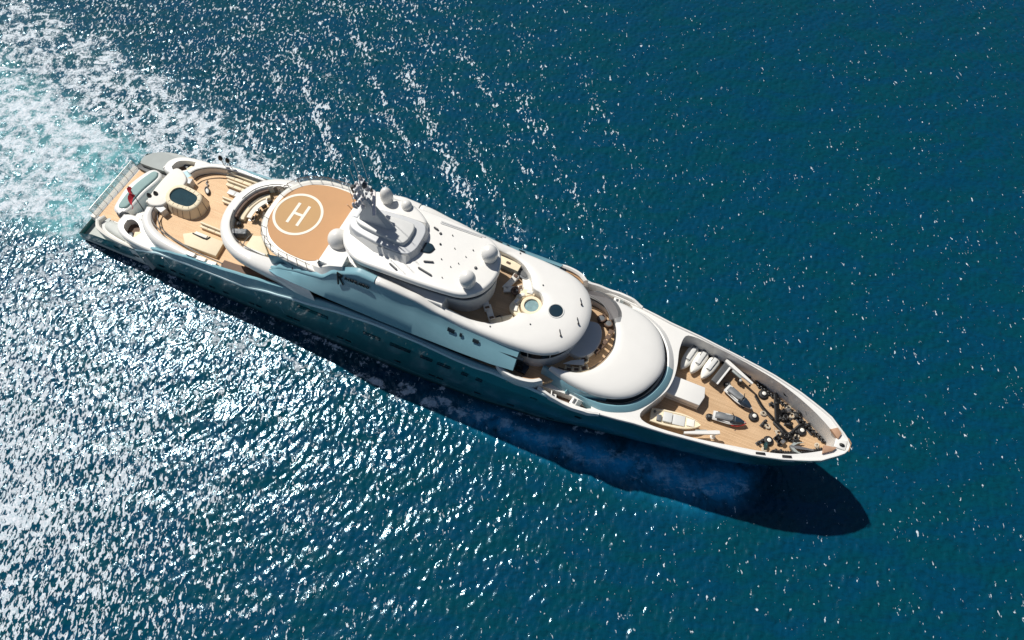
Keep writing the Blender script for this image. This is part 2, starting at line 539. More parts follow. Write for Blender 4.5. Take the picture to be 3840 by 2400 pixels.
    fl = fl + .50 * glint_lane * (.45 + .55 * sstep(-.15, .25, sample(hT, 37.0, X * .45 + 9, Y * .3))) * sstep(26, 2, SX) * sstep(-48, -30, SX) * sstep(5, 7, SY) * sstep(58, 22, SY) + .05 * sstep(60, 20, np.abs(SY))
    at = me.attributes.new('glint', 'FLOAT', 'POINT'); at.data.foreach_set('value', np.clip(fl, 0, 1).astype(np.float32).ravel())
    at = me.attributes.new('bow_blue', 'FLOAT', 'POINT'); at.data.foreach_set('value', sstep(-20, 5, SX).astype(np.float32).ravel())  # forward mask for the blue painted into the bow wash
    at = me.attributes.new('churn', 'FLOAT', 'POINT'); at.data.foreach_set('value', np.clip(core * (.55 + .45 * np.exp(-((SX + 44) / 7) ** 2)) + bow * 1.2 * sstep(-2, 18, SX) + port * .15, 0, 1).astype(np.float32).ravel())
    o = bpy.data.objects.new('water', me)
    col.objects.link(o)
    tag(o, 'deep teal blue open sea with sun glitter and a foaming wake', 'sea', kind='structure')
    return o

def sea_material():
    m = bpy.data.materials.new('sea_water')
    m.use_nodes = True
    nt = m.node_tree; N = nt.nodes; L = nt.links
    b = N['Principled BSDF']
    geo = N.new('ShaderNodeTexCoord')
    def noise(scale, detail=4, rough=.55, dist=0., sx=1, sy=1, rz=0.):
        mp = N.new('ShaderNodeMapping'); mp.inputs['Scale'].default_value = (sx, sy, 1); mp.inputs['Rotation'].default_value = (0, 0, rz)
        L.new(geo.outputs['Object'], mp.inputs[0])
        n = N.new('ShaderNodeTexNoise'); n.inputs['Scale'].default_value = scale; n.inputs['Detail'].default_value = detail
        n.inputs['Roughness'].default_value = rough; n.inputs['Distortion'].default_value = dist
        L.new(mp.outputs[0], n.inputs['Vector'])
        return n.outputs['Fac']
    def math_(op, a, b_=None, c_=None, clamp=False):
        n = N.new('ShaderNodeMath'); n.operation = op; n.use_clamp = clamp
        for i, v in enumerate((a, b_, c_)):
            if v is None: continue
            if isinstance(v, (int, float)): n.inputs[i].default_value = v
            else: L.new(v, n.inputs[i])
        return n.outputs[0]
    def mix(f, A, B):
        n = N.new('ShaderNodeMix'); n.data_type = 'RGBA'
        if isinstance(f, (int, float)): n.inputs['Factor'].default_value = f
        else: L.new(f, n.inputs['Factor'])
        for nm, v in (('A', A), ('B', B)):
            if isinstance(v, tuple): n.inputs[nm].default_value = v
            else: L.new(v, n.inputs[nm])
        return n.outputs['Result']
    def smooth(x, a, b_):
        n = N.new('ShaderNodeMapRange'); n.interpolation_type = 'SMOOTHSTEP'
        L.new(x, n.inputs[0])
        for i, v in ((1, a), (2, b_)):
            if isinstance(v, (int, float)): n.inputs[i].default_value = v
            else: L.new(v, n.inputs[i])
        return n.outputs[0]
    fa = N.new('ShaderNodeAttribute'); fa.attribute_name = 'foam'
    ch = N.new('ShaderNodeAttribute'); ch.attribute_name = 'churn'
    # body colour: blue and green patches lying along the crests
    band = noise(.16, 5, .6, .4, 1, 2.6, math.radians(-38))
    deep = mix(smooth(band, .36, .64), SEA_A, SEA_B)
    fine = noise(1.3, 6, .68, .6, 1, 2.2, math.radians(-38))
    deep = mix(math_('MULTIPLY', smooth(fine, .42, .70), .6), deep, SEA_C)  # darker mottling painted in for shading between wavelets
    tn = noise(.35, 6, .65, 1.2)
    bc = N.new('ShaderNodeAttribute'); bc.attribute_name = 'bow_blue'
    aer = mix(bc.outputs['Fac'], (0.13, 0.34, 0.37, 1), (0.02, 0.42, 0.80, 1))  # forward end bluer: bubbly water plus painted skylight blue
    teal = mix(math_('MULTIPLY', ch.outputs['Fac'], smooth(tn, .22, .58), clamp=True), deep, aer)
    # foam
    f1 = noise(.55, 12, .72, 1.5, .8, 1.15, math.radians(24))
    f2 = noise(4.5, 6, .7, .6)
    vor = N.new('ShaderNodeTexVoronoi'); vor.feature = 'DISTANCE_TO_EDGE'; vor.inputs['Scale'].default_value = .42
    dn = noise(.9, 4, .6)
    va = N.new('ShaderNodeVectorMath'); va.operation = 'ADD'
    cmb = N.new('ShaderNodeCombineXYZ'); L.new(dn, cmb.inputs[0]); L.new(noise(1.3, 4, .6, 0, 1, 1, 1.), cmb.inputs[1])
    sc = N.new('ShaderNodeVectorMath'); sc.operation = 'SCALE'; sc.inputs['Scale'].default_value = 2.6
    L.new(cmb.outputs[0], sc.inputs[0])
    L.new(geo.outputs['Object'], va.inputs[0]); L.new(sc.outputs[0], va.inputs[1]); L.new(va.outputs[0], vor.inputs['Vector'])
    lace = math_('SUBTRACT', .15, math_('MULTIPLY', vor.outputs['Distance'], .75), clamp=False)
    fn = math_('ADD', math_('ADD', math_('MULTIPLY', f1, .75), math_('MULTIPLY', f2, .25)), lace)
    wk = noise(1.0, 8, .65, .8, .16, .95, -YAW)
    fn = math_('ADD', fn, math_('MULTIPLY', math_('MULTIPLY', ch.outputs['Fac'], math_('SUBTRACT', wk, .5)), .75))
    thr = math_('SUBTRACT', .86, math_('MULTIPLY', fa.outputs['Fac'], .52))
    foam = smooth(fn, thr, math_('ADD', thr, math_('MULTIPLY_ADD', ch.outputs['Fac'], .22, .10)))
    foam = math_('MULTIPLY', foam, smooth(fa.outputs['Fac'], .03, .2))
    # white spots scattered over the open sea, painted as sun glints
    s1 = noise(1.4, 3, .6, .5, 2.0, .85, math.radians(6))
    s2 = noise(.22, 3, .5)
    fk = N.new('ShaderNodeAttribute'); fk.attribute_name = 'glint'
    s3 = noise(3.2, 2, .5, 0, 1.7, .9, math.radians(6))
    sm = math_('ADD', math_('ADD', math_('MULTIPLY', s1, .74), math_('MULTIPLY', s3, .26)), math_('MULTIPLY', math_('SUBTRACT', s2, .5), .16))
    st_ = math_('SUBTRACT', .662, math_('MULTIPLY', fk.outputs['Fac'], .24))
    glint_spot = math_('MULTIPLY', smooth(sm, st_, math_('ADD', st_, .03)), .95)
    allf = math_('MAXIMUM', foam, glint_spot)
    fcol = mix(smooth(f2, .32, .66), (.40, .52, .58, 1), (.80, .81, .85, 1))
    fcol = mix(math_('MULTIPLY', math_('MULTIPLY', ch.outputs['Fac'], bc.outputs['Fac']), .75), fcol, (.16, .62, .95, 1))  # bow foam tinted blue to stand in for skylight in the hull's shade
    colr = mix(math_('MULTIPLY', allf, .93), teal, fcol)
    L.new(colr, b.inputs['Base Color'])
    b.inputs['IOR'].default_value = 1.45
    b.inputs['Specular IOR Level'].default_value = 1.0
    b.inputs['Specular Tint'].default_value = (.6, .85, 1, 1)
    rr = N.new('ShaderNodeMapRange'); rr.inputs[3].default_value = SEA_ROUGH; rr.inputs[4].default_value = .6; rr.inputs[1].default_value = .25
    L.new(allf, rr.inputs[0]); L.new(rr.outputs[0], b.inputs['Roughness'])
    sl = N.new('ShaderNodeMapRange'); sl.inputs[3].default_value = 0.44; sl.inputs[4].default_value = .05; sl.inputs[2].default_value = .3
    L.new(math_('MAXIMUM', allf, math_('MULTIPLY', ch.outputs['Fac'], .29)), sl.inputs[0]); L.new(sl.outputs[0], b.inputs['Specular IOR Level'])
    # ripples
    r1 = noise(2.3, 3, .55, .3, 1.25, .62, math.radians(10))
    bp = N.new('ShaderNodeBump'); bp.inputs['Strength'].default_value = 1.0; bp.inputs['Distance'].default_value = RIPPLE
    L.new(math_('ADD', r1, math_('MULTIPLY', allf, .35)), bp.inputs['Height'])
    L.new(bp.outputs[0], b.inputs['Normal'])
    return m

SEA_SLOPE, SEA_SLOPE2 = 0.06, 0.20
SEA_ROUGH = 0.13
RIPPLE = 0.045
SEA_A = (0.0005, 0.046, 0.096, 1)
SEA_B = (0.0005, 0.050, 0.074, 1)
SEA_C = (0.001, 0.026, 0.042, 1)
sea = build_sea()
sea.data.materials.append(sea_material())

# ================================================================== YACHT
yacht = thing('motor_yacht', 'large white multi-deck motor yacht under way with an orange helideck and teak foredeck', 'yacht')
Y_ = yacht

# sheer height, deck half-breadth and waterline half-breadth along the ship
SHEER = [(-42.5, 1.5), (-41, 2.1), (-39.5, 3.0), (-36, 3.3), (-33.5, 3.6), (-31, 4.6), (-29, 5.4), (-25, 5.8), (-20, 6.0), (-18, 6.1), (-14.2, 7.3), (-10.7, 8.2), (-5, 9.6), (-1.7, 10.1), (3, 10.0), (6.9, 9.5), (8.6, 9.5), (10.5, 9.9), (14, 9.8), (17, 9.3), (22, 9.1), (42.5, 9.25)]
BREADTH = [(-42.5, 6.4), (-39.5, 6.45), (-30, 6.45), (0, 6.45), (13, 6.45), (18, 6.35), (20, 6.2), (22, 5.95), (24, 5.65), (27, 5.38), (30, 4.97), (33.4, 4.5), (35, 4.18), (36.5, 3.75), (38.6, 3.05), (40, 2.45), (41.2, 1.6), (42.0, .85), (42.5, .05)]
WATER = [(-42.5, 5.9), (-36, 6.2), (0, 6.2), (8, 5.9), (14, 5.3), (20, 4.2), (28, 2.3), (34, .95), (38.0, .03)]

def bow_half(u_, z, zs):
    """half-breadth at station u_ (0 stern, 1 stem) and height z; also gives x"""
    f = min(1, max(0, z / zs))
    tip = 38.0 + 4.5 * f ** 0.9
    x = -42.2 + u_ * (tip + 42.2)
    # blend the two plans by height at the same fraction along
    xd = -42.2 + u_ * (42.5 + 42.2)
    xw = -42.2 + u_ * (38.0 + 42.2)
    yd = interp(BREADTH, xd); yw = interp(WATER, xw)
    if xd > 5:
        g = math.sin(min(1, f / .76) * PI / 2) ** .95
        g2 = min(1, f * 2.5) ** .6
        k = min(1, (xd - 5) / 12)
        g = g * k + g2 * (1 - k)
    else:
        g = min(1, f * 2.5) ** .6
    return x, yw + (yd - yw) * g

def hull():
    NU = 150
    mb = MB(); mt = MB()
    us = [1 - (1 - k / NU) ** 1.25 for k in range(NU + 1)]
    levels = [-0.15, -.05, 0, .05, .1, .2, .3, .4, .5, .6, .7, .8, .9, .96, 1.0]
    def line(side):
        rows = []
        for u_ in us:
            xd = -42.2 + u_ * 84.7
            zs = interp(SHEER, xd)
            row = []
            for v in levels:
                z = v * zs if v > 0 else v * 10
                x, y = bow_half(u_, max(z, 0), zs)
                if z > zs * .93: y -= 0.0
                row.append((x, side * y, z))
            rows.append(row)
        return rows
    for side in (-1, 1):
        rows = line(side)
        R = [mb.ring(r) for r in rows]
        for a, b in zip(R, R[1:]): mb.bridge(a, b, closed=False)
        if side == -1:
            st_ = R[0]
        else:
            mb.bridge(st_, R[0], closed=False)
    mb.build('hull', M['hull'], Y_, angle=50)
hull()

# dark boot top along the waterline, bright knuckle moulding along the sheer
def along(zf, yoff, h, w, x0, x1, name, m, n=160):
    for side in (-1, 1):
        mb = MB()
        rings = []
        for k in range(n + 1):
            x = x0 + (x1 - x0) * k / n
            u_ = (x + 42.2) / 84.7
            zs = interp(SHEER, x)
            z = zf(x, zs)
            xx, y = bow_half(u_, z, zs)
            y = y + yoff
            rings.append([(xx, side * (y - w), z - h / 2), (xx, side * y, z - h / 2), (xx, side * (y + w * .6), z - h * .2), (xx, side * (y + w * .6), z + h * .2), (xx, side * y, z + h / 2), (xx, side * (y - w), z + h / 2)])
        mb.loft(rings)
        mb.build(name, m, Y_)
along(lambda x, zs: 0.25, .005, .8, .03, -42.1, 37, 'boot_stripe', M['boot'])
along(lambda x, zs: zs - .02, .01, .38, .12, -33, 16.6, 'sheer_moulding', M['mould'])
along(lambda x, zs: 1.25 if x > 0 else min(1.25, zs * .6), .0, .10, .04, -39, 33, 'spray_rail', M['hull'])

# portholes and hull windows, set a little proud of the plating
def hull_window(xa, xb, za, zb, name='window', m='glass'):
    for side in (-1, 1):
        mb = MB()
        n = max(2, int((xb - xa) / .6))
        o, i = [], []
        for k in range(n + 1):
            x = xa + (xb - xa) * k / n
            zs = interp(SHEER, x)
            for z, lst in ((za, o), (zb, i)):
                xx, y = bow_half((x + 42.2) / 84.7, z, zs)
                lst.append((xx, side * (y + .02), z))
        oo = [(x, y + side * .03, z) for x, y, z in o]; ii = [(x, y + side * .03, z) for x, y, z in i]
        mb.loft([o, oo, ii, i, o], closed=False, cap0=False, cap1=False)
        mb.build(name, M[m], Y_, smooth=False)
for x in (-36.4, -33.6, -30, -28.3, -27.1, -25.2, -23, -21.1, -17.7, -16.7):
    hull_window(x - .36, x + .36, 1.95, 2.3, 'porthole')
for x in (-12.5, -11.6, -6, -5, 1.1, 5.2, 6.1, 10.5, 14.2, 18.5, 22.5, 26.0):
    hull_window(x - .38, x + .38, 2.6, 2.92, 'porthole')
for a, b in ((-11, -7.3), (-3.1, -1.1), (0, 2.3), (3.4, 4.7), (5.2, 6.6), (7.8, 8.5), (9.4, 10.1)):
    hull_window(a, b, 6.55, 7.25)
hull_window(14.9, 15.6, 7.5, 7.8); hull_window(19.5, 20.1, 6.9, 7.2)

# ---- swim platform and aft terrace
mb = MB()
mb.slab([Vector(p) for p in [(-42.5, -6.4, 0), (-33, -6.4, 0), (-33, 6.4, 0), (-42.5, 6.4, 0)]], .3, .85, .08, 2)
mb.build('swim_platform', M['platform'], Y_)
mb = MB()
pts = catmull([(x, y, 0) for x, y in [(-40.3, 3.6), (-40.5, 0), (-40.3, -4.3), (-39.6, -5.2), (-38.2, -5.9), (-35.5, -6.3), (-32, -6.38), (-31, 0), (-32, 6.38), (-35.5, 6.3), (-38.2, 5.9), (-39.7, 5.1)]], 90, True)
mb.slab(pts, .6, 3.25, .1, 2)
mb.build('transom', M['offwhite'], Y_)
mb = MB()
mb.slab([Vector((x, y, 0)) for x, y in [(-40.15, -4.2), (-36.4, -3.9), (-36.2, 3.0), (-39.9, 3.4)]], 3.2, 3.29, .01, 1)
mb.build('aft_terrace_deck', M['teak'], Y_)
mb = MB()
mb.slab([Vector((x, y, 0)) for x, y in [(-41.2, -4.5), (-40.6, -4.5), (-40.6, 3.5), (-41.2, 3.5)]], 2.2, 3.05, .05, 2)
mb.build('transom_step', M['wcushion'], Y_)
# glass guard along the transom
mb = MB(); mg = MB()
N_ = 9
for k in range(N_):
    y = -4.3 + 7.7 * k / (N_ - 1)
    mb.tube([(-40.35, y, 3.2), (-40.75, y, 4.3)], .03, 6)
mb.tube([(-40.75, -4.3, 4.3), (-40.75, 3.4, 4.3)], .03, 6)
mb.build('guard_rail', M['steel'], Y_)
mg.loft([[(-40.35, -4.3, 3.25), (-40.73, -4.3, 4.25), (-40.75, -4.3, 4.25)], [(-40.35, 3.4, 3.25), (-40.73, 3.4, 4.25), (-40.75, 3.4, 4.25)]])
mg.build('glass_guard', M['clear'], Y_)

# swept quarter bulwarks with mooring wells
for side in (-1, 1):
    outer = [(-39.3, 4.0), (-39.75, 4.9), (-39.0, 5.8), (-37.4, 6.25), (-35.6, 6.42), (-33.2, 6.46)]
    inner = [(-38.95, 4.1), (-39.25, 4.9), (-38.6, 5.45), (-37.2, 5.85), (-35.4, 6.05), (-33.2, 6.12)]
    mb = MB()
    zt = lambda o: 3.55 + .0 * o.x
    mb.strip([(x, side * y) for x, y in outer], [(x, side * y) for x, y in inner],
             [(0, 1.0), (-.0, 3.4), (.12, 3.7), (.5, 3.78), (.88, 3.7), (1, 3.4), (1, 3.0)], n=40)
    mb.build('quarter_bulwark', M['cream'], Y_)
    if side == -1:
        mb = MB()
        well = catmull([(x, side * y, 0) for x, y in [(-38.7, 4.15), (-38.4, 5.2), (-36.9, 5.65), (-34.4, 5.95), (-34.6, 5.2), (-36.0, 4.3)]], 40, True)
        mb.slab(well, 3.2, 3.62, .45, 5, rz=.3)
        mb.build('mooring_hatch', M['platform'], Y_)
    else:
        # raised quarter shell door, seen as a plain grey leaf with a dark underside
        mb = MB()
        leaf = catmull([(x, y, 0) for x, y in [(-39.6, 3.55), (-39.9, 4.6), (-38.9, 5.9), (-37.0, 6.5), (-35.0, 6.6), (-34.4, 6.3), (-34.9, 5.0), (-35.6, 3.9), (-37.5, 3.6)]], 50, True)
        R0 = [(p.x, p.y, 3.35 + .22 * max(0, p.y - 3.5)) for p in leaf]
        R1 = [(p.x, p.y, 4.25 - .12 * max(0, p.y - 3.5)) for p in leaf]
        mb.loft([R0, R1])
        mb.build('shell_door', M['grey'], Y_)
        mb = MB()
        mb.slab(catmull([(x, y, 0) for x, y in [(-40.2, 3.3), (-39.6, 3.1), (-36.6, 2.9), (-35.6, 3.5), (-37.4, 3.6), (-39.8, 3.8)]], 30, True), 3.2, 3.72, .06, 2)
        mb.build('door_hinge_box', M['dgrey'], Y_)

# aft locker with a canvas top and dark rounded end
mb = MB()
mb.slab(catmull([(x, y, 0) for x, y in [(-38.3, -2.2), (-38.5, .2), (-37.6, 2.9), (-36.4, 3.2), (-35.6, 2.4), (-36.0, 0), (-36.2, -2.6), (-36.9, -3.6), (-37.9, -3.3)]], 60, True), 3.25, 4.75, .35, 4, rz=.3)
mb.build('transom_locker', M['white'], Y_)
mb = MB()
mb.slab(catmull([(x, y, 0) for x, y in [(-37.6, -2.6), (-37.7, .2), (-37.0, 2.7), (-36.3, 2.9), (-36.0, 2.2), (-36.4, 0), (-36.5, -2.4), (-37.0, -2.9)]], 60, True), 4.7, 4.95, .2, 4)
mb.build('locker_cover', M['cover'], Y_)
mb = MB()
mb.lathe((-36.95, -3.15, 4.0), [(.05, -.72), (.62, -.7), (.72, -.5), (.74, .1), (.68, .42), (.5, .62), (.2, .72), (.02, .73)], 24, 1.0, .8)
mb.build('locker_end_cap', M['dgrey'], Y_)

# ---- upper quarter wings (curved seats each side, below the pool deck)
for side in (-1, 1):
    mb = MB()
    o = catmull([(x, side * y, 0) for x, y in [(-36.0, 3.6), (-36.0, 4.7), (-35.3, 5.6), (-33.9, 6.15), (-31.5, 6.4), (-28.6, 6.4), (-28.6, 3.4), (-34.6, 3.2)]], 80, True)
    hole = catmull([(x, side * y, 0) for x, y in [(-35.1, 4.1), (-34.9, 5.0), (-33.9, 5.55), (-32.9, 5.75), (-32.6, 4.9), (-33.7, 4.0), (-34.6, 3.8)]], 50, True)
    mb.slab(o, 3.2, 5.2, .25, 4, holes=[hole], hole_z=4.2)
    mb.build('quarter_wing', M['white'], Y_)
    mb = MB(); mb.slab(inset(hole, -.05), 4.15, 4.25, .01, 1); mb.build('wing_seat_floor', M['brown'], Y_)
    # stairs up to the pool deck
    mb = MB()
    for k in range(8):
        mb.box(-36.1 + k * .42, -35.6 + k * .42, side * 2.35 if side > 0 else -3.5, 3.5 if side > 0 else -2.35, 3.3 + k * .33, 3.62 + k * .33, .02)
    mb.build('stair', M['cream'], Y_)

# ---- pool deck
PD = 5.95
pool_out = [(-33.2, 0), (-33.1, 2.6), (-32.6, 3.9), (-31.5, 4.9), (-29.6, 5.75), (-27.6, 6.1), (-22, 6.2), (-14, 6.2), (-14, 0)]
mb = MB()
mb.slab(sym(pool_out, 120), 3.2, PD, .05, 1)
mb.build('pool_deck_base', M['topside'], Y_)
mb = MB()
mb.slab(sym([(-32.2, 0), (-32.1, 2.2), (-31.4, 3.6), (-30.0, 4.6), (-28, 5.1), (-22, 5.3), (-14, 5.3), (-14, 0)], 120), PD - .1, PD + .05, .01, 1)
mb.build('pool_deck', M['teak'], Y_)
# broad white coaming round the deck; the port half starts forward of the boarding stairs
for side in (-1, 1):
    if side < 0:
        outer = [(-33.1, -2.5), (-32.7, -3.9), (-31.6, -5.0), (-29.9, -5.85), (-27.6, -6.2), (-24.5, -6.3), (-21, -6.35)]
        inner = [(-31.95, -2.3), (-31.7, -3.2), (-30.7, -4.15), (-29.1, -4.75), (-27.2, -5.1), (-24.5, -5.4), (-21, -5.5)]
    else:
        outer = [(-32.0, 3.6), (-31.6, 4.5), (-30.4, 5.4), (-28.8, 5.95), (-27, 6.2), (-24.5, 6.3), (-21, 6.35)]
        inner = [(-31.0, 3.2), (-30.7, 3.9), (-29.7, 4.7), (-28.4, 5.2), (-26.8, 5.45), (-24.5, 5.55), (-21, 5.6)]
    mb = MB()
    mb.strip(outer, inner, [(0, 5.0), (.04, 6.2), (.14, 6.65), (.3, 6.88), (.5, 6.95), (.8, 6.92), (.96, 6.8), (1, 6.5), (1, 5.9)], n=70)
    mb.build('pool_deck_coaming', M['white'], Y_)
    mb = MB()
    q = catmull([(x, y, 0) for x, y in inner], 60)
    mb.tube([(p.x + .12, p.y - side * .12, 7.12) for p in q], .07, 6)
    mb.tube([(p.x + .45, p.y - side * .35, 6.5) for p in q[:48]], .06, 6)
    mb.build('handrail', M['black'], Y_)
    # teak-topped aft shelf and white flank aft of the coaming
# topside panel: hull sheer up to the deck edge along the whole midbody
PT = [(-31, 5.0, 6.1), (-29, 5.9, 6.3), (-27, 6.6, 6.28), (-24.5, 7.0, 6.2), (-21, 7.3, 6.15), (-18, 7.8, 6.1), (-15, 8.5, 6.1), (-12, 9.2, 6.12), (-9, 9.75, 6.2), (-5, 10.2, 6.28), (0, 10.35, 6.3), (5, 10.1, 6.3), (8, 10.0, 6.3), (14, 10.3, 6.35)]
for side in (-1, 1):
    mb = MB(); rings = []
    for k in range(120):
        x = -31 + 45 * k / 119
        zt = interp([(a, b) for a, b, c in PT], x); yt = interp([(a, c) for a, b, c in PT], x)
        zs = interp(SHEER, x) - .1
        zt = max(zt, zs + .15)
        rings.append([(x, side * 6.44, zs), (x, side * (6.44 * .4 + yt * .6), zs + (zt - zs) * .5), (x, side * yt, zt), (x, side * (yt - .12), zt + .06), (x, side * (yt - .3), zt), (x, side * (yt - .3), zs - 1.0), (x, side * 6.2, zs - 1.0)])
    mb.loft(rings)
    mb.build('side_bulwark', M['topside'], Y_)
# side decks in the recess, and the dark glazed wall behind them
for side in (-1, 1):
    mb = MB(); rings = []
    for k in range(80):
        x = -21.5 + 36 * k / 79
        zt = interp([(a, b) for a, b, c in PT], x) - .95
        rings.append([(x, side * 6.0, zt - .1), (x, side * 6.0, zt), (x, side * 4.6, zt), (x, side * 4.6, zt - .1)])
    mb.loft(rings)
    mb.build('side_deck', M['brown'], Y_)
    mb = MB()
    mb.loft([[(x, side * 5.45, 5.9), (x, side * 5.25, 12.4), (x, side * 5.0, 12.4), (x, side * 5.0, 5.9)] for x in (-11, 0, 13)])
    mb.build('saloon_glazing', M['glass'], Y_)

# aft pool
mb = MB()
rim = catmull([(x, y, 0) for x, y in [(-31.75, 0), (-31.6, 1.0), (-30.7, 1.75), (-29.3, 1.8), (-27.9, 1.45), (-27.35, .5), (-27.35, -.5), (-27.9, -1.45), (-29.3, -1.8), (-30.7, -1.75), (-31.6, -1.0)]], 72, True)
hole = catmull([(x, y, 0) for x, y in [(-31.2, .05), (-31.05, .62), (-30.5, .98), (-29.3, .92), (-28.3, .72), (-27.95, .3), (-27.95, -.35), (-28.35, -.85), (-29.3, -1.0), (-30.4, -.92), (-31.0, -.5)]], 60, True)
mb.slab(inset(hole, -.50), PD, 7.35, .26, 5, holes=[hole], hole_z=6.4, flare=.30)
mb.build('pool_surround', M['cushion'], Y_)
mb = MB(); mb.slab(inset(hole, -.04), 6.4, 7.2, .01, 1); mb.build('pool_basin', M['pool'], Y_)
mb = MB()
wall = inset(hole, -.53); foot = inset(hole, -.82); capr = inset(hole, -.05)
for k in range(0, 60, 4):
    if capr[k].x < -30.6: continue
    mb.tube([(capr[k].x, capr[k].y, 7.36), (wall[k].x * .5 + capr[k].x * .5, wall[k].y * .5 + capr[k].y * .5, 7.35), (wall[k].x, wall[k].y, 7.05), (foot[(k + 1) % 60].x, foot[(k + 1) % 60].y, 6.0)], .022, 5)
mb.build('cushion_seam', M['brown'], Y_)
# raised white sun bed aft of the pool
mb = MB()
mb.slab(catmull([(x, y, 0) for x, y in [(-33.1, -2.0), (-33.3, 0), (-33.1, 2.7), (-32.3, 3.2), (-30.9, 2.4), (-30.6, 1.4), (-31.2, .9), (-31.4, 0), (-31.0, -.9), (-31.2, -1.7), (-32.2, -2.2)]], 60, True), PD, 7.15, .15, 3)
mb.build('pool_sunbed', M['wcushion'], Y_)
for yy, xx in ((2.3, -30.9), (-2.0, -31.3)):
    mb = MB(); mb.box(xx - .55, xx + .55, yy - .35, yy + .35, PD + .0, 6.9, .06, rot=.15 if yy > 0 else -.3); mb.build('pool_step', M['smoke'] if False else M['offwhite'], Y_)

# ---- aft lounge deck: thick crescent shell under the helideck
LZ = 9.25
shell_o = [(-8.5, -6.35), (-11, -6.2), (-13.0, -5.85), (-15, -5.65), (-17.6, -5.35), (-19.1, -4.98), (-20.3, -4.4), (-21.2, -3.6), (-21.9, -2.6), (-22.35, -1.4), (-22.5, 0), (-22.35, 1.4), (-21.9, 2.6), (-21.2, 3.6), (-20.3, 4.4), (-19.1, 4.98), (-17.6, 5.35), (-15, 5.65), (-13, 5.85), (-11, 6.2), (-8.5, 6.35)]
shell_i = [(-12.5, -4.35), (-13.5, -4.35), (-14.5, -4.35), (-15.7, -4.3), (-17.4, -4.15), (-18.9, -3.8), (-19.9, -3.2), (-20.6, -2.5), (-21.0, -1.7), (-21.25, -.8), (-21.3, 0), (-21.25, .8), (-21.0, 1.7), (-20.6, 2.5), (-19.9, 3.2), (-18.9, 3.8), (-17.4, 4.15), (-15.7, 4.3), (-14.5, 4.35), (-13.5, 4.35), (-12.5, 4.35)]
zup = lambda o: 10.3 + max(0, o.x + 16) * .16
mb = MB()
mb.strip(shell_o, shell_i, [(.5, lambda o: 8.55), (.12, lambda o: 8.5), (0, lambda o: 8.9 + max(0, o.x + 18) * .1), (-.03, lambda o: zup(o) - .75), (.03, lambda o: zup(o) - .35), (.16, lambda o: zup(o) - .10), (.38, zup), (.75, lambda o: zup(o) - .02), (.94, lambda o: zup(o) - .06), (1, lambda o: zup(o) - .2), (1.0, lambda o: LZ - .1)], n=120)
mb.build('lounge_shell', M['white'], Y_)
mb = MB()
mb.slab(sym([(-21.9, 0), (-21.6, 1.7), (-20.6, 3.3), (-19, 4.3), (-17, 4.7), (-12, 5.0), (-9, 5.0), (-9, 0)], 100), 8.6, LZ, .02, 1)
mb.build('lounge_deck', M['teak'], Y_)
for side in (-1, 1):
    mb = MB()
    q = catmull([(x, y, 0) for x, y in (shell_i[:11] if side < 0 else shell_i[10:])], 60)
    mb.tube([(p.x + .1, p.y, 10.62) for p in q[4:56]], .05, 6)
    for p in q[6:56:7]: mb.tube([(p.x - .05, p.y, 10.2), (p.x + .1, p.y, 10.62)], .025, 5)
    mb.build('handrail', M['black'], Y_)

# ---- helideck
H_Z = 13.25
heli_in = [(-15.75, 0), (-15.65, 1.3), (-15.3, 2.2), (-14.5, 3.2), (-13.4, 3.85), (-12.1, 4.22), (-10.7, 4.33), (-9.6, 4.25), (-8.7, 3.75), (-8.15, 3.0), (-7.85, 2.4), (-8.1, 1.0), (-8.1, 0)]
heli_out = [(-16.35, 0), (-16.25, 1.5), (-15.75, 2.8), (-14.8, 3.9), (-13.5, 4.6), (-12.1, 4.95), (-10.3, 5.05), (-8.6, 5.1), (-6, 5.1), (-6, 0)]
mb = MB()
mb.slab(sym(heli_out, 120), 12.45, H_Z - .02, .22, 4, flare=-.5)
mb.build('helideck_rim', M['cream'], Y_)
mb = MB()
mb.slab(sym([(-15.5, 0), (-15.3, 1.5), (-14.7, 2.8), (-13.6, 3.9), (-12.4, 4.7), (-10.5, 5.1), (-8, 5.2), (-6, 5.2), (-6, 0)], 100), 9.2, 12.48, .05, 1)
mb.build('helideck_support', M['topside'], Y_)
mb = MB()
mb.slab(sym(heli_in, 110), H_Z - .1, H_Z + .03, .02, 1)
mb.build('helideck_surface', M['heli'], Y_)
HX = -13.2
mb = MB(); mb.lathe((HX, 0, H_Z + .034), [(0.0, 0), (2.24, 0), (2.24, .006)], 72, cap=False); mb.build('helideck_circle_field', M['heliring'], Y_)
mb = MB(); mb.lathe((HX, 0, H_Z + .04), [(2.22, .0), (2.22, .012), (2.48, .012), (2.48, 0)], 96, cap=False); mb.build('helideck_ring', M['mark'], Y_)
mb = MB()
mb.box(-13.85, -13.55, -1.25, 1.25, H_Z + .044, H_Z + .056)
mb.box(-12.75, -12.45, -1.25, 1.25, H_Z + .044, H_Z + .056)
mb.box(-13.55, -12.75, -.14, .14, H_Z + .044, H_Z + .056)
mb.build('helideck_letter_h', M['mark'], Y_, smooth=False)
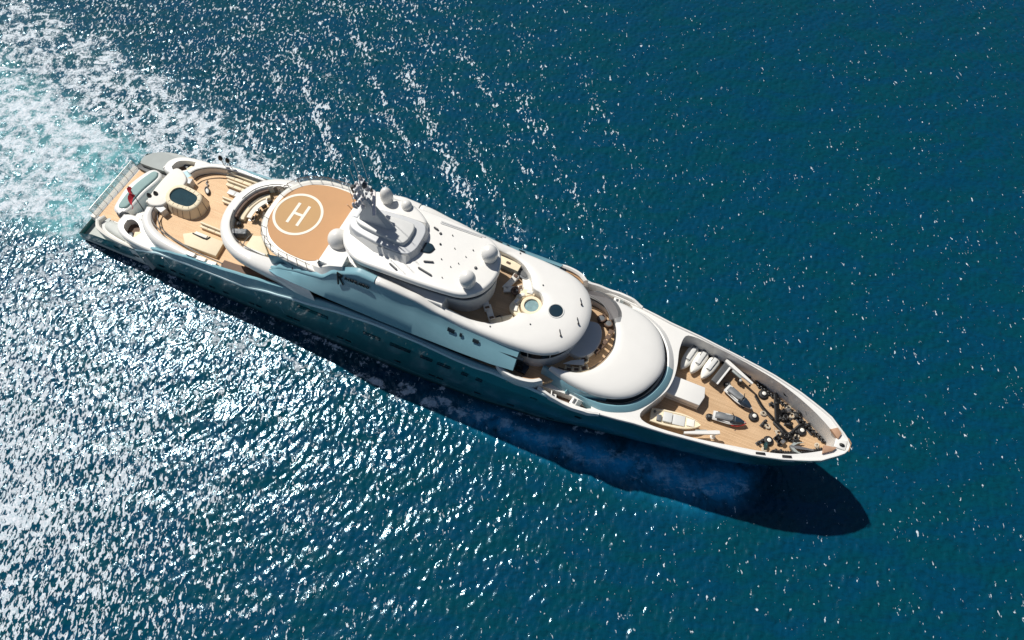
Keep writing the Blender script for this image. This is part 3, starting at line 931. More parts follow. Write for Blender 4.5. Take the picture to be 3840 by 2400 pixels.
for side in (-1, 1):
    mb = MB(); mg = MB()
    q = catmull([(x, side * y, 0) for x, y in heli_out[1:8]], 60)
    cen = Vector((-12, 0, 0))
    qi = [p + (cen - p).normalized() * .28 for p in q]
    top = [(p.x, p.y, H_Z + .75) for p in qi]
    mb.tube(top, .025, 6)
    for p in q[0:60:7]:
        d = (cen - p).normalized() * .28
        mb.tube([(p.x, p.y, H_Z - .1), (p.x + d.x, p.y + d.y, H_Z + .85)], .032, 5)
    mb.build('guard_rail', M['brown'], Y_)
    a = mg.ring([(p.x, p.y, H_Z + .05) for p in qi]); b = mg.ring(top); mg.bridge(a, b, closed=False)
    mg.build('glass_guard', M['clear'], Y_)

# ---- upper side shells: from the side recess up to the shoulder
# stations: x, z_low, y_low, z_shoulder, y_shoulder, z_in, y_in
SIDE = [(-13.9, 10.6, 5.6, 10.8, 5.4, 10.8, 5.1), (-12.6, 10.95, 5.95, 11.7, 5.3, 11.8, 4.9), (-10, 11.35, 6.2, 12.7, 5.35, 12.75, 5.0), (-7.5, 11.3, 6.3, 13.4, 5.4, 13.3, 4.7), (-6, 11.2, 6.3, 14.6, 5.0, 14.9, 4.4), (-3.5, 11.1, 6.3, 15.5, 4.75, 15.6, 4.1), (-1, 11.0, 6.3, 15.3, 4.75, 15.3, 4.1), (2, 11.0, 6.3, 14.8, 4.65, 14.8, 4.0), (4.5, 11.05, 6.3, 14.1, 4.7, 14.1, 4.05), (7, 11.1, 6.3, 13.6, 4.72, 13.65, 4.1), (10, 11.2, 6.25, 13.3, 4.72, 13.4, 4.2), (12.6, 11.4, 6.1, 13.1, 4.6, 13.2, 4.1)]
def srow(i, x): return interp([(r[0], r[i]) for r in SIDE], x)
for side in (-1, 1):
    mb = MB(); rings = []; crest = []
    for k in range(110):
        x = -13.9 + 26.3 * k / 109
        zl, yl, zs, ys, zi, yi = [srow(i, x) for i in range(1, 7)]
        mid = .45
        rings.append([(x, side * (yl - .35), zl - .02), (x, side * (yl - .05), zl - .05), (x, side * yl, zl + .12),
                      (x, side * (yl + (ys - yl) * .30), zl + (zs - zl) * .36), (x, side * (yl + (ys - yl) * .62), zl + (zs - zl) * .56), (x, side * (yl + (ys - yl) * .86), zl + (zs - zl) * .74),
                      (x, side * ys, zs - .30), (x, side * (ys - .25), zs - .3), (x, side * (ys - .25), zl - .02)])
        crest.append([(x, side * (ys - .24), zs - .42), (x, side * (ys + .015), zs - .34), (x, side * (ys + .0), zs - .16), (x, side * (ys - .10), zs - .03), (x, side * (ys - .3), zs + .04), (x, side * yi, zi), (x, side * (yi - .2), zi - .25), (x, side * (yi - .25), 12.6), (x, side * (yi - .5), 11)])
    mb.loft(rings)
    mb.build('side_shell', M['topside'], Y_)  # white flank coloured as though in shade
    mb = MB(); mb.loft([r for r in crest if r[0][0] < -1.7]); mb.build('shoulder_plating', M['topside'] if side < 0 else M['white'], Y_)  # starboard carries the mast's shadow in its colour, port stays white
    c2 = [r for r in crest if r[0][0] > -1.95]
    c2[0] = [(p[0], p[1] * .985, p[2] - .12) for p in c2[0]]
    mb = MB(); mb.loft(c2); mb.build('shoulder_crest', M['white'], Y_)
    # wing end fairing aft, white lip running under the shell
    for a, b in ((5.6, 6.3), (6.8, 7.05), (8.1, 8.7)):
        m2 = MB()
        y = lambda x, f: srow(2, x) + (srow(4, x) - srow(2, x)) * f
        z = lambda x, f: srow(1, x) + (srow(3, x) - srow(1, x)) * f
        ring = lambda f, off: [(x, side * (y(x, f) + off), z(x, f)) for x in (a, (a + b) / 2, b)]
        m2.loft([ring(.60, -.05), ring(.60, .06), ring(.70, .08), ring(.70, -.05)], closed=False, cap0=False, cap1=False)
        m2.build('vent_slot', M['glass'], Y_, smooth=False)

# name plate letters on the starboard shoulder: one tall initial and a row of small dark characters
NZ = lambda f: 12.9 + f
def letters(side):
    mb = MB()
    def stroke(x0, z0, x1, z1, w=.07):
        y0 = interp([(13.2, 5.55), (13.8, 5.15), (14.4, 4.95), (15.5, 4.8)], z0) + .10
        y1 = interp([(13.2, 5.55), (13.8, 5.15), (14.4, 4.95), (15.5, 4.8)], z1) + .10
        mb.tube([(x0, side * y0, z0), (x1, side * y1, z1)], w, 5)
    x = -5.5
    stroke(x, 13.55, x, 14.95, .09); stroke(x, 14.9, x + .35, 14.75); stroke(x + .35, 14.75, x + .4, 14.5); stroke(x + .4, 14.5, x, 14.3, .08); stroke(x + .08, 14.3, x + .5, 13.6)
    x = -4.85
    glyphs = ['A', 'I', 'N', 'M', 'E', 'A', 'N', 'D', 'O']
    for g in glyphs:
        h, w, b = .36, .2, 14.28
        if g == 'A': stroke(x, b, x + w / 2, b + h, .05); stroke(x + w / 2, b + h, x + w, b, .05); stroke(x + .05, b + .1, x + w - .05, b + .1, .04)
        elif g == 'I': stroke(x + .1, b, x + .1, b + h, .055)
        elif g in 'NM':
            stroke(x, b, x, b + h, .05); stroke(x + w, b, x + w, b + h, .05); stroke(x, b + h, x + w, b if g == 'N' else b + .15, .05)
        elif g == 'E': stroke(x, b, x, b + h, .06); [stroke(x, b + q, x + w, b + q, .04) for q in (0, h / 2, h)]
        else: stroke(x, b, x, b + h, .06); stroke(x, b + h, x + w, b + h * .7, .045); stroke(x + w, b + h * .7, x + w, b + .1, .045); stroke(x + w, b + .1, x, b, .045)
        x += .29
    mb.build('name_lettering', M['black'], Y_, smooth=False)
letters(-1)

# ---- forward sun deck well and its crescent roof edge
W2 = 12.15
r2_o = [(3, -4.75), (6, -4.78), (9, -4.78), (11.5, -4.72), (13.8, -4.45), (15.1, -3.95), (16.0, -3.2), (16.7, -2.1), (17.03, -1.0), (17.12, 0), (17.03, 1.0), (16.7, 2.1), (16.0, 3.2), (15.1, 3.95), (13.8, 4.45), (11.5, 4.72), (9, 4.78), (6, 4.78), (3, 4.75)]
r2_i = [(3, -3.75), (4.8, -3.8), (6.4, -3.85), (8.0, -3.75), (9.4, -3.3), (10.4, -2.5), (10.9, -1.75), (11.2, -1.35), (12.0, -1.15), (12.5, -.6), (12.62, 0), (12.5, .6), (12.0, 1.15), (11.2, 1.35), (10.9, 1.75), (10.4, 2.5), (9.4, 3.3), (8.0, 3.75), (6.4, 3.85), (4.8, 3.8), (3, 3.75)]
zr2 = lambda o: 13.62 + max(0, 9 - o.x) * .10
mb = MB()
mb.strip(r2_o, r2_i, [(.25, 12.6), (.04, 12.65), (0, lambda o: zr2(o) - .75), (.0, lambda o: zr2(o) - .62), (.035, lambda o: zr2(o) - .42), (.11, lambda o: zr2(o) - .22), (.22, lambda o: zr2(o) - .08), (.4, zr2), (.75, lambda o: zr2(o) + .03), (.95, zr2), (.985, lambda o: zr2(o) - .04), (1, lambda o: zr2(o) - .12), (1, W2 - .1)], n=140)
mb.build('bridge_roof', M['white'], Y_)
mb = MB()
mb.slab(sym([(0, 0), (0, 3.8), (6.4, 3.95), (8.2, 3.85), (9.6, 3.4), (10.7, 2.5), (11.4, 1.5), (12.3, 1.2), (12.75, 0)], 90), W2 - .2, W2, .01, 1)
mb.build('sun_deck', M['teakdark'], Y_)
mb = MB(); mb.lathe((14.0, 0, 13.66), [(.02, .0), (.64, .0), (.66, .035), (.74, .035), (.76, -.03)], 48, cap=False); mb.build('skylight_frame', M['offwhite'], Y_)
mb = MB(); mb.lathe((14.0, 0, 13.68), [(.0, .03), (.4, .03), (.62, .012), (.63, .0)], 48, cap=False); mb.build('skylight', M['bluglass'], Y_)
for x, y in ((15.75, 1.75), (16.2, -.2), (15.2, -1.95)):
    mb = MB()
    mb.tube([(x - .2, y + .35, 13.66), (x - .1, y + .1, 13.74), (x + .1, y - .15, 13.72)], .035, 5)
    mb.lathe((x + .12, y - .2, 13.6), [(.09, 0), (.09, .12), (.03, .16)], 10)
    mb.build('horn', M['black'], Y_)
for x, y in ((8.6, 4.35), (11.9, 2.0), (9.2, -3.85), (12.4, -2.2)):
    mb = MB(); mb.lathe((x, y, 13.6), [(.07, 0), (.07, .12), (.02, .15)], 10); mb.build('deck_light', M['dgrey'], Y_)

# bridge front under the roof: raked glazing and lower fascia
def facade(outline, z0, z1, rake, name, m, xmin=-99):
    mb = MB()
    if xmin > -90:
        c = Vector((xmin, 0, 0))
        t = inset(outline, rake)
        ids = sorted([i for i, p in enumerate(outline) if p.x > xmin], key=lambda i: math.atan2(outline[i].y, outline[i].x - xmin))
        o0 = [(outline[i].x, outline[i].y, z0) for i in ids]; o1 = [(t[i].x, t[i].y, z1) for i in ids]
        i1 = [(t[i].x - .06, t[i].y * .985, z1) for i in ids]; i0 = [(outline[i].x - .06, outline[i].y * .985, z0) for i in ids]
        mb.loft([o0, o1, i1, i0, o0], closed=False, cap0=False, cap1=False)
        return mb.build(name, m, Y_)
    a = [(p.x, p.y, z0) for p in outline]
    b = [(p.x, p.y, z1) for p in inset(outline, rake)]
    mb.loft([a, b]); return mb.build(name, m, Y_)
br = sym([(10, 0), (10, 4.3), (13.2, 4.3), (14.7, 3.75), (15.6, 3.0), (16.25, 2.0), (16.55, 1), (16.6, 0)], 100)
facade(inset(br, -.05), 9.7, 11.2, .12, 'bridge_fascia', M['offwhite'], xmin=10.6)
facade(inset(br, .1), 11.2, 12.75, -.1, 'bridge_windows', M['glass'], xmin=10.6)
for k in range(8, 92, 7):
    p = br[k]; q = inset(br, .02)[k]; s_ = inset(br, -.06)[k]
    if p.x > 10.8:
        mb = MB(); mb.tube([(q.x, q.y, 11.2), (s_.x, s_.y, 12.7)], .04, 5); mb.build('window_mullion', M['offwhite'], Y_)

# ---- bridge deck with wings
BD = 9.85
bd = sym([(8, 0), (8, 5.9), (11.0, 6.3), (12.8, 6.45), (14.4, 6.2), (15.3, 5.3), (16.4, 4.6), (18, 4.4), (19.6, 3.4), (20.3, 2.2), (20.6, 0)], 110)
mb = MB(); mb.slab(bd, 9.4, BD, .02, 1); mb.build('bridge_deck', M['teak2'], Y_)
for side in (-1, 1):
    o = [(10.4, 5.6), (10.9, 6.15), (12.0, 6.5), (13.2, 6.55), (14.4, 6.3), (15.2, 5.75)]
    i = [(10.9, 5.4), (11.2, 5.8), (12.1, 6.1), (13.1, 6.15), (14.1, 5.95), (14.8, 5.55)]
    mb = MB()
    mb.strip([(x, side * y) for x, y in o], [(x, side * y) for x, y in i], [(.3, 9.3), (0, 9.7), (0, 10.8), (.2, 10.98), (.6, 11.0), (1, 10.85), (1, 9.8)], n=40)
    mb.build('bridge_wing_bulwark', M['white'], Y_)
    mb = MB()
    mb.strip([(x, side * y) for x, y in i], [(x - .05, side * (y - .16)) for x, y in i], [(0, 9.8), (0, 10.6), (1, 10.6), (1, 9.8)], n=30)
    mb.build('wing_lining', M['wood'], Y_)
    mb = MB(); g = [(10.6, side * 4.6), (11.6, side * 4.75), (11.3, side * 5.5), (10.6, side * 5.6)]
    mb.loft([[(x, y, 9.9) for x, y in g], [(x - .1, y * .97, 11.15) for x, y in g]])
    mb.build('wing_windscreen', M['clear'], Y_)
# raised console canopy forward of the bridge glass
mb = MB()
cs = catmull([(x, y, 0) for x, y in [(16.2, -1.9), (17.3, -2.0), (18.15, -1.3), (18.55, 0), (18.3, 1.3), (17.6, 2.0), (16.3, 1.7)]], 50, True)
mb.slab(cs, BD, 10.6, .12, 3)
mb.build('bridge_console_cover', M['offwhite'], Y_)

# ---- forward house roof (lower crescent)
r3_o = [(15.2, -4.35), (16.2, -4.6), (17.6, -4.85), (19.4, -4.92), (21.0, -4.65), (22.1, -4.25), (23.1, -3.55), (23.9, -2.5), (24.5, -1.1), (24.68, 0), (24.5, 1.1), (23.9, 2.5), (23.1, 3.55), (22.1, 4.25), (21.0, 4.65), (19.4, 4.92), (17.6, 4.85), (16.2, 4.6), (15.2, 4.35)]
r3_i = [(15.4, -4.05), (16.2, -4.0), (17.0, -3.9), (17.9, -3.6), (18.65, -3.0), (19.15, -2.35), (19.5, -1.65), (19.75, -.8), (19.85, 0), (19.75, .8), (19.5, 1.65), (19.15, 2.35), (18.65, 3.0), (17.9, 3.6), (17.0, 3.9), (16.2, 4.0), (15.4, 4.05)]
zr3 = lambda o: 10.95
mb = MB()
mb.strip(r3_o, r3_i, [(.35, 10.0), (.12, 9.95), (.02, 10.0), (-.02, 10.3), (.0, 10.45), (.05, 10.62), (.14, 10.78), (.28, 10.9), (.5, 10.98), (.8, 11.02), (.95, 10.98), (.985, 10.93), (1, 10.84), (1, 9.6)], n=140)
mb.build('forward_roof', M['white'], Y_)
mb = MB()
q = catmull([(x, y, 0) for x, y in r3_i], 90)
mb.tube([(p.x - .06, p.y * .985, 11.0) for p in q[4:-4]], .05, 6)
mb.build('roof_edge_seal', M['black'], Y_)
for side in (-1, 1):   # roof horns' flank down to the side deck, starboard shade painted in
    mb = MB(); rings = []
    for k in range(50):
        x = 14.6 + 6.4 * k / 49
        yo = interp([(14.6, 4.5), (17, 4.8), (19, 4.95), (21, 4.6)], x)
        fl_ = 1 if x < 18 else max(0, (21 - x) / 3)
        rings.append([(x, side * (yo + .45 * fl_), 8.6), (x, side * (yo + .3 * fl_), 9.4), (x, side * (yo + .05), 10.3), (x, side * (yo - .25), 10.55), (x, side * (yo - .6), 10.2), (x, side * (yo - .6), 8.6)])
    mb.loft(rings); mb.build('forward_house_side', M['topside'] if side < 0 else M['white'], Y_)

# forward house windows and pale apron ring beneath
fh = sym([(14.5, 0), (14.5, 4.7), (18, 4.9), (20.5, 4.75), (22.3, 4.2), (23.3, 3.45), (24.1, 2.4), (24.6, 1.1), (24.75, 0)], 110)
facade(inset(fh, -.05), 9.0, 10.35, .55, 'forward_house_windows', M['dgrey'], xmin=17.5)
ring_o = sym([(17.4, 0), (17.4, 5.1), (19.4, 5.5), (21.0, 5.6), (22.6, 5.1), (23.9, 4.3), (25.0, 2.9), (25.65, 1.4), (25.85, 0)], 120)
ring_m = sym([(17.4, 0), (17.4, 5.0), (19.4, 5.2), (21.0, 5.1), (22.4, 4.65), (23.5, 3.9), (24.5, 2.65), (25.05, 1.3), (25.25, 0)], 120)
ring_i = sym([(17.4, 0), (17.4, 4.9), (19.4, 5.1), (20.9, 4.95), (22.25, 4.5), (23.3, 3.78), (24.3, 2.55), (24.85, 1.25), (25.0, 0)], 120)
mb = MB()
mb.loft([[(p.x, p.y, 6.9) for p in inset(ring_o, .05)], [(p.x, p.y, 9.12) for p in ring_o], [(p.x, p.y, 9.3) for p in inset(ring_o, .12)], [(p.x, p.y, 9.62) for p in inset(ring_m, -.06)], [(p.x, p.y, 9.66) for p in ring_m], [(p.x, p.y, 9.6) for p in ring_i], [(p.x, p.y, 9.0) for p in ring_i]], cap0=False)
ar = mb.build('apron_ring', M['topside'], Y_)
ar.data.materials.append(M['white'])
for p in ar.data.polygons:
    if p.center.y > .9: p.material_index = 1  # port faces white as lit, the rest keeps the painted shade
mb = MB()
q = [p for p in ring_i if p.x > 17]
half = sorted([p for p in ring_i if p.x > 20.2], key=lambda p: math.atan2(p.y, p.x - 17))
mb.tube([(p.x, p.y, 9.68) for p in half], .05, 6)
mb.build('apron_seal', M['black'], Y_)

# ---- foredeck: flush plateau with a deep recess
PZ = 9.16
def deck_edge(x): return interp(BREADTH, x)
xs_ = [14, 15, 16, 17, 18, 19.5, 21, 22.5, 24, 25.5, 27, 28.5, 30, 31.5, 33, 34.5, 36, 37.2, 38.4, 39.4, 40.3, 41, 41.6, 42.05, 42.35]
outl = [Vector((x, deck_edge(x) - .04, 0)) for x in xs_] + [Vector((42.46, 0, 0))] + [Vector((x, -deck_edge(x) + .04, 0)) for x in reversed(xs_)]
recess = catmull([(x, y, 0) for x, y in [(25.9, 1.5), (25.6, 3), (25.55, 4.2), (25.75, 4.85), (26.3, 5.0), (27.2, 5.0), (30.3, 4.62), (32.6, 4.22), (35.4, 3.55), (38.3, 2.35), (40.5, 1.0), (41.1, .3), (41.1, -.3), (40.5, -1.0), (38.3, -2.35), (36, -3.25), (32.3, -4.08), (30.3, -4.5), (28.3, -4.83), (26, -5.05), (24.9, -5.0), (24.35, -4.7), (24.35, -4.1), (25.0, -2.9), (25.75, -1.4), (26.0, 0)]], 150, True)
well1 = {s: catmull([(x, s * y, 0) for x, y in [(15.2, 5.5), (15.4, 6.1), (17.0, 6.2), (19.2, 6.05), (20.0, 5.75), (19.8, 5.5), (17.5, 5.35)]], 40, True) for s in (-1, 1)}
mb = MB()
# capping rail + plateau + recess walls
rings = [[(p.x, p.y, PZ - .25) for p in outl], [(p.x, p.y, PZ + .08) for p in outl], [(p.x, p.y, PZ + .15) for p in inset(outl, .05)], [(p.x, p.y, PZ + .15) for p in inset(outl, .16)], [(p.x, p.y, PZ + .02) for p in inset(outl, .24)]]
R = [mb.ring(q) for q in rings]
for a, b in zip(R, R[1:]): mb.bridge(a, b)
holes = []
for h, hz in ((recess, 6.8), (well1[-1], 8.15), (well1[1], 8.15)):
    t = mb.ring([(p.x, p.y, PZ + .02) for p in h]); l_ = mb.ring([(p.x, p.y, hz) for p in inset(h, .03)])
    mb.bridge(t, l_); holes.append(t)
mb.cap(R[-1], holes)
mb.build('foredeck_plateau', M['white'], Y_)
mb = MB(); mb.slab(inset(recess, -.1), 6.7, 6.9, .01, 1); mb.build('foredeck', M['teak2'], Y_)
for s in (-1, 1):
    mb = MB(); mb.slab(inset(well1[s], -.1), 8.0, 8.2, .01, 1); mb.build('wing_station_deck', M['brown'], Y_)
    mb = MB(); rings = []
    for k in range(40):
        x = 14.9 + 6.0 * k / 39
        y = interp([(14.9, 6.25), (16.5, 6.5), (18.4, 6.62), (19.8, 6.5), (20.9, 6.15)], x)
        z = interp([(14.9, 10.1), (15.6, 9.95), (17.5, 9.6), (19.5, 9.65), (20.9, 9.4)], x)
        rings.append([(x, s * (y - .32), 8.9), (x, s * (y - .05), 8.9), (x, s * y, z - .15), (x, s * (y - .06), z), (x, s * (y - .26), z), (x, s * (y - .32), z - .15)])
    mb.loft(rings); mb.build('wing_station_bulwark', M['white'], Y_)
    # mooring pockets in the bulwark and bow fairlead pads
for x, y in ((36.2, 3.35), (38.5, 2.42)):
    mb = MB(); mb.lathe((x, y, 8.2), [(.0, .0), (.2, .0), (.3, .06), (.3, .02)], 20, axis=(-.15, -1, .45)); mb.build('fairlead', M['black'], Y_)
for x, y, r_ in ((35.2, -3.72, .3), (37.4, -3.05, .26)):
    mb = MB(); mb.box(x - .42, x + .42, y - .1, y + .1, PZ + .1, PZ + .22, .05, rot=.32); mb.build('fairlead', M['black'], Y_)
for pts_ in ([(40.35, .95), (40.9, 1.35), (41.35, .95), (41.15, .3)], [(40.2, -1.55), (40.15, -.75), (41.2, -.55), (41.0, -.95)]):
    mb = MB(); mb.slab([Vector((x, y, 0)) for x, y in pts_], PZ, PZ + .28, .04, 2); mb.build('bow_pad', M['tan'], Y_)
mb = MB(); mb.slab([Vector((x, y, 0)) for x, y in [(41.0, -.5), (42.0, -.45), (42.0, .5), (41.0, .35)]], 9.0, 9.32, .05, 2); mb.build('bow_platform', M['white'], Y_)
mb = MB(); mb.tube([(42.0, .7, 9.4), (42.15, .1, 9.9), (42.25, -.5, 9.45)], .05, 6); mb.build('bow_rail', M['wood'], Y_)
mb = MB(); mb.lathe((41.6, -.1, 9.3), [(.15, 0), (.18, .1), (.1, .2), (.02, .22)], 14, 1.4, .9); mb.build('bow_roller', M['black'], Y_)
# white deckhouse trunk on the foredeck
mb = MB()
mb.slab([Vector((x, y, 0)) for x, y in [(25.2, -.98), (29.05, -.98), (29.3, .0), (29.05, .98), (25.2, .98)]], 6.9, 8.05, .06, 3, rz=.06)
mb.build('foredeck_trunk', M['white'], Y_)
mb = MB(); mb.slab([Vector((x, y, 0)) for x, y in [(25.2, -1.0), (29.1, -1.0), (29.35, .0), (29.1, 1.0), (25.2, 1.0)]], 7.3, 7.36, .005, 1); mb.build('trunk_trim', M['grey'], Y_)
# rail slots low on the inner side of the port bulwark
for x in (28.4, 30.4, 32.3, 33.9):
    mb = MB(); y = interp([(27, 4.92), (30.3, 4.55), (32.6, 4.15), (35.4, 3.45)], x)
    mb.box(x - .6, x + .6, y - .06, y + .03, 7.0, 7.28, .01, rot=-.14 if x < 31 else -.24); mb.build('freeing_port', M['black'], Y_)

# ---- top house, roof and superstructure
top_o = [(-6.9, 0), (-6.8, 1.0), (-6.4, 2.0), (-5.6, 2.95), (-4, 3.7), (-1, 3.7), (2, 3.62), (4.5, 3.45), (5.9, 3.25), (6.8, 2.85), (7.6, 2.1), (8.05, 1.1), (8.22, 0)]
mb = MB(); to = sym(top_o, 130)
mb.slab(to, 15.55, 16.2, .28, 5, rz=.2)
mb.build('top_roof', M['white'], Y_)
mb = MB()
a = [(p.x, p.y, 12.1) for p in inset(to, .5)]; b = [(p.x, p.y, 14.7) for p in inset(to, .25)]; c_ = [(p.x, p.y, 14.72) for p in inset(to, .2)]
mb.loft([a, b, c_]); mb.build('top_house_wall', M['offwhite'], Y_)
mb = MB(); mb.loft([[(p.x, p.y, 14.7) for p in inset(to, .32)], [(p.x, p.y, 15.3) for p in inset(to, .3)]]); mb.build('top_house_windows', M['glass'], Y_)
mb = MB(); mb.loft([[(p.x, p.y, 15.28) for p in inset(to, .18)], [(p.x, p.y, 15.6) for p in inset(to, .06)]]); mb.build('roof_fascia', M['offwhite'], Y_)
# gutter deck between the top house and the side shells
mb = MB(); mb.slab(sym([(-8, 0), (-8, 4.4), (-5, 4.4), (-1, 4.3), (3, 4.1), (4.6, 4.05), (4.6, 0)], 80), 12.6, 14.55, .05, 1); mb.build('shoulder_deck', M['white'], Y_)
# forward fairing of the helideck up to the top roof
for side in (-1, 1):
    mb = MB()
    mb.loft([[(-9.0, side * 5.0, 12.8), (-9.0, side * 4.45, 13.25), (-8.9, side * 4.2, 13.2), (-8.9, side * 4.2, 12.8)],
             [(-8.0, side * 5.3, 12.9), (-8.0, side * 4.7, 13.75), (-7.9, side * 3.9, 13.7), (-7.9, side * 3.9, 12.9)],
             [(-6.6, side * 5.25, 12.9), (-6.6, side * 4.6, 14.8), (-6.6, side * 3.5, 14.9), (-6.6, side * 3.3, 12.9)],
             [(-5.2, side * 5.0, 12.9), (-5.2, side * 4.5, 15.4), (-5.2, side * 3.4, 15.6), (-5.2, side * 3.3, 12.9)]])
    mb.build('helideck_fairing', M['white'], Y_)

# satellite domes and small deck gear on the top roof
def dome(x, y, z, r, h, m='white', name='satellite_dome'):
    mb = MB()
    pr = [(r * .62, 0), (r * .8, .12 * h), (r * .97, .35 * h), (r, .55 * h)]
    for k in range(1, 9):
        a_ = k / 8 * PI / 2
        pr.append((max(.01, r * math.cos(a_)), h * .55 + (h * .45) * math.sin(a_)))
    mb.lathe((x, y, z), pr, 32); mb.build(name, M[m], Y_)
dome(-7.3, -1.75, 13.25, 1.0, 2.7)
dome(6.95, 1.2, 16.15, .76, 1.8)
dome(6.3, -2.0, 16.15, .74, 1.9)
dome(-4.3, 2.95, 16.1, .6, 2.3)
dome(-2.3, 3.0, 16.15, .5, 1.3)
mb = MB(); mb.slab(catmull([(x, y, 0) for x, y in [(.95, -.65), (1.75, -.45), (2.0, .15), (1.5, .5), (.75, .35), (.55, -.2)]], 40, True), 16.15, 16.36, .12, 4); mb.build('roof_hatch', M['bluglass'], Y_)
mb = MB(); mb.slab(catmull([(x, y, 0) for x, y in [(-5.5, 1.6), (-3.3, 3.5), (-1.5, 3.35), (.1, 2.4), (.2, 1.7), (-1.5, 1.2), (-4.5, 1.1)]], 60, True), 16.15, 16.75, .35, 5); mb.build('radar_plinth', M['white'], Y_)
for x, y, r_ in ((2.2, .8, .13), (1.7, 1.85, .16), (6.2, -.2, .18), (3.6, .9, .06), (4.9, .5, .06), (5.5, -1.8, .1), (3.0, -.6, .07), (4.1, -1.0, .06), (5.2, 1.4, .07), (2.8, 2.1, .07), (3.9, -2.3, .06), (4.6, -.4, .06)):
    r_ *= .75
    mb = MB(); mb.lathe((x, y, 16.15), [(r_, 0), (r_, .16), (r_ * .6, .22), (.01, .23)], 12); mb.build('roof_fitting', M['dgrey'], Y_)
for (a_, b_) in (((1.55, -2.25), (2.9, -2.5)), ((1.7, -1.45), (2.45, -1.2)), ((-1.0, -2.9), (-.2, -3.2)), ((.9, 2.2), (1.3, 2.1)), ((1.2, 2.9), (5.3, 3.0)), ((1.2, 3.08), (5.6, 3.14))):
    mb = MB(); w = .09 if b_[0] < 4 else .03
    mb.tube([(*a_, 16.32), (*b_, 16.32)], w, 6); mb.tube([(*a_, 16.1), (*a_, 16.34)], w * .8, 6); mb.tube([(*b_, 16.1), (*b_, 16.34)], w * .8, 6)
    mb.build('roof_rail' if w < .05 else 'antenna_arm', M['mast'] if w < .05 else M['dgrey'], Y_)

# mast: long low base, flat deck, raked fin, exhausts and an aerial cluster
mb = MB()
base = sym([(-6.3, 0), (-6.1, .9), (-5.3, 1.4), (-3, 1.75), (-.2, 1.85), (.6, 1.2), (.75, 0)], 80)
mb.slab(base, 16.15, 17.0, .1, 3, flare=.22)
mb.build('mast_base', M['mast'], Y_)
mb = MB(); mb.slab(sym([(-5.6, 0), (-5.4, .7), (-4, 1.0), (-.9, 1.2), (-.3, .8), (-.2, 0)], 70), 17.0, 17.45, .12, 3); mb.build('mast_deck', M['offwhite'], Y_)
mb = MB()   # chine flaring out to starboard and port
for side in (-1, 1):
    mb.loft([[(-5.9, side * 1.5, 16.2), (-5.9, side * 1.3, 16.7), (-5.7, side * 1.2, 16.2)], [(-3, side * 2.35, 16.2), (-3, side * 1.95, 16.75), (-3, side * 1.6, 16.2)], [(.3, side * 2.35, 16.2), (.2, side * 1.95, 16.9), (.2, side * 1.6, 16.2)], [(1.0, side * .3, 16.2), (.8, side * .3, 16.8), (.5, side * .3, 16.2)]])
mb.build('mast_chine', M['white'], Y_)
mb = MB()
mb.loft([[(-5.3, -.40, 17.3), (-2.2, -.40, 17.3), (-1.6, 0, 17.3), (-2.2, .40, 17.3), (-5.3, .40, 17.3)],
         [(-5.0, -.30, 18.8), (-3.1, -.30, 18.8), (-2.7, 0, 18.8), (-3.1, .30, 18.8), (-5.0, .30, 18.8)],
         [(-4.7, -.18, 20.6), (-4.0, -.18, 20.6), (-3.8, 0, 20.6), (-4.0, .18, 20.6), (-4.7, .18, 20.6)]])
mb.build('mast_fin', M['mast'], Y_)
for k, (x, y) in enumerate(((-6.15, 1.15), (-5.6, 1.0), (-5.05, .85))):
    mb = MB(); mb.tube([(x, y, 16.9), (x - .1, y, 18.2), (x - .35, y + .05, 19.7)], [.15, .15, .14], 12); mb.build('exhaust_pipe', M['black'], Y_)
    mb = MB(); mb.tube([(x + .28, y - .08, 16.9), (x + .16, y - .08, 18.2), (x - .08, y - .03, 19.5)], [.14, .14, .1], 10); mb.build('exhaust_casing', M['white'], Y_)
mb = MB()
for z_, w in ((19.7, 1.6), (20.6, 1.3), (21.5, 1.0), (22.3, .7)):
    mb.box(-4.7, -4.3, -w, w, z_, z_ + .1, .02)
mb.tube([(-4.4, 0, 20.8), (-4.3, 0, 23.6)], [.12, .04], 8)
mb.build('mast_yard', M['mast'], Y_)
mb = MB(); mb.box(-3.6, -3.3, -1.3, 1.3, 20.1, 20.35, .05, rot=.5); mb.tube([(-3.9, 0, 19.6), (-3.45, 0, 20.1)], .12, 8); mb.build('radar_scanner', M['antenna'], Y_)
rnd = random.Random(5)
for k in range(26):
    z_ = rnd.choice((19.8, 20.7, 21.6, 22.4)); w = {19.8: 1.55, 20.7: 1.25, 21.6: .95, 22.4: .65}[z_]
    y = rnd.uniform(-w, w); x = -4.5 + rnd.uniform(-.25, .25)
    mb = MB(); r_ = rnd.uniform(.10, .24); h = rnd.uniform(.25, .6)
    mb.lathe((x, y, z_), [(r_ * .4, 0), (r_, .08), (r_, h * .6), (r_ * .6, h * .9), (.01, h)], 12)
    mb.build('aerial', M['antenna'] if k % 4 else M['dgrey'], Y_)
for x, y, z0_, z1_ in ((-4.5, 1.3, 21.3, 25.0), (-4.5, -1.2, 21.3, 24.6), (-4.7, .5, 23, 25.8), (-4.3, -.6, 23, 25.2), (-6.9, 3.6, 13.3, 17.5)):
    mb = MB(); mb.tube([(x, y, z0_), (x - .15, y, z1_)], .025, 5); mb.build('whip_aerial', M['antenna'], Y_)
mb = MB(); mb.tube([(-8.6, 2.6, 13.3), (-8.75, 2.3, 14.4)], .05, 6); mb.lathe((-8.6, 2.6, 13.28), [(.13, 0), (.1, .12), (.03, .16)], 10); mb.build('windsock_pole', M['wood'], Y_)

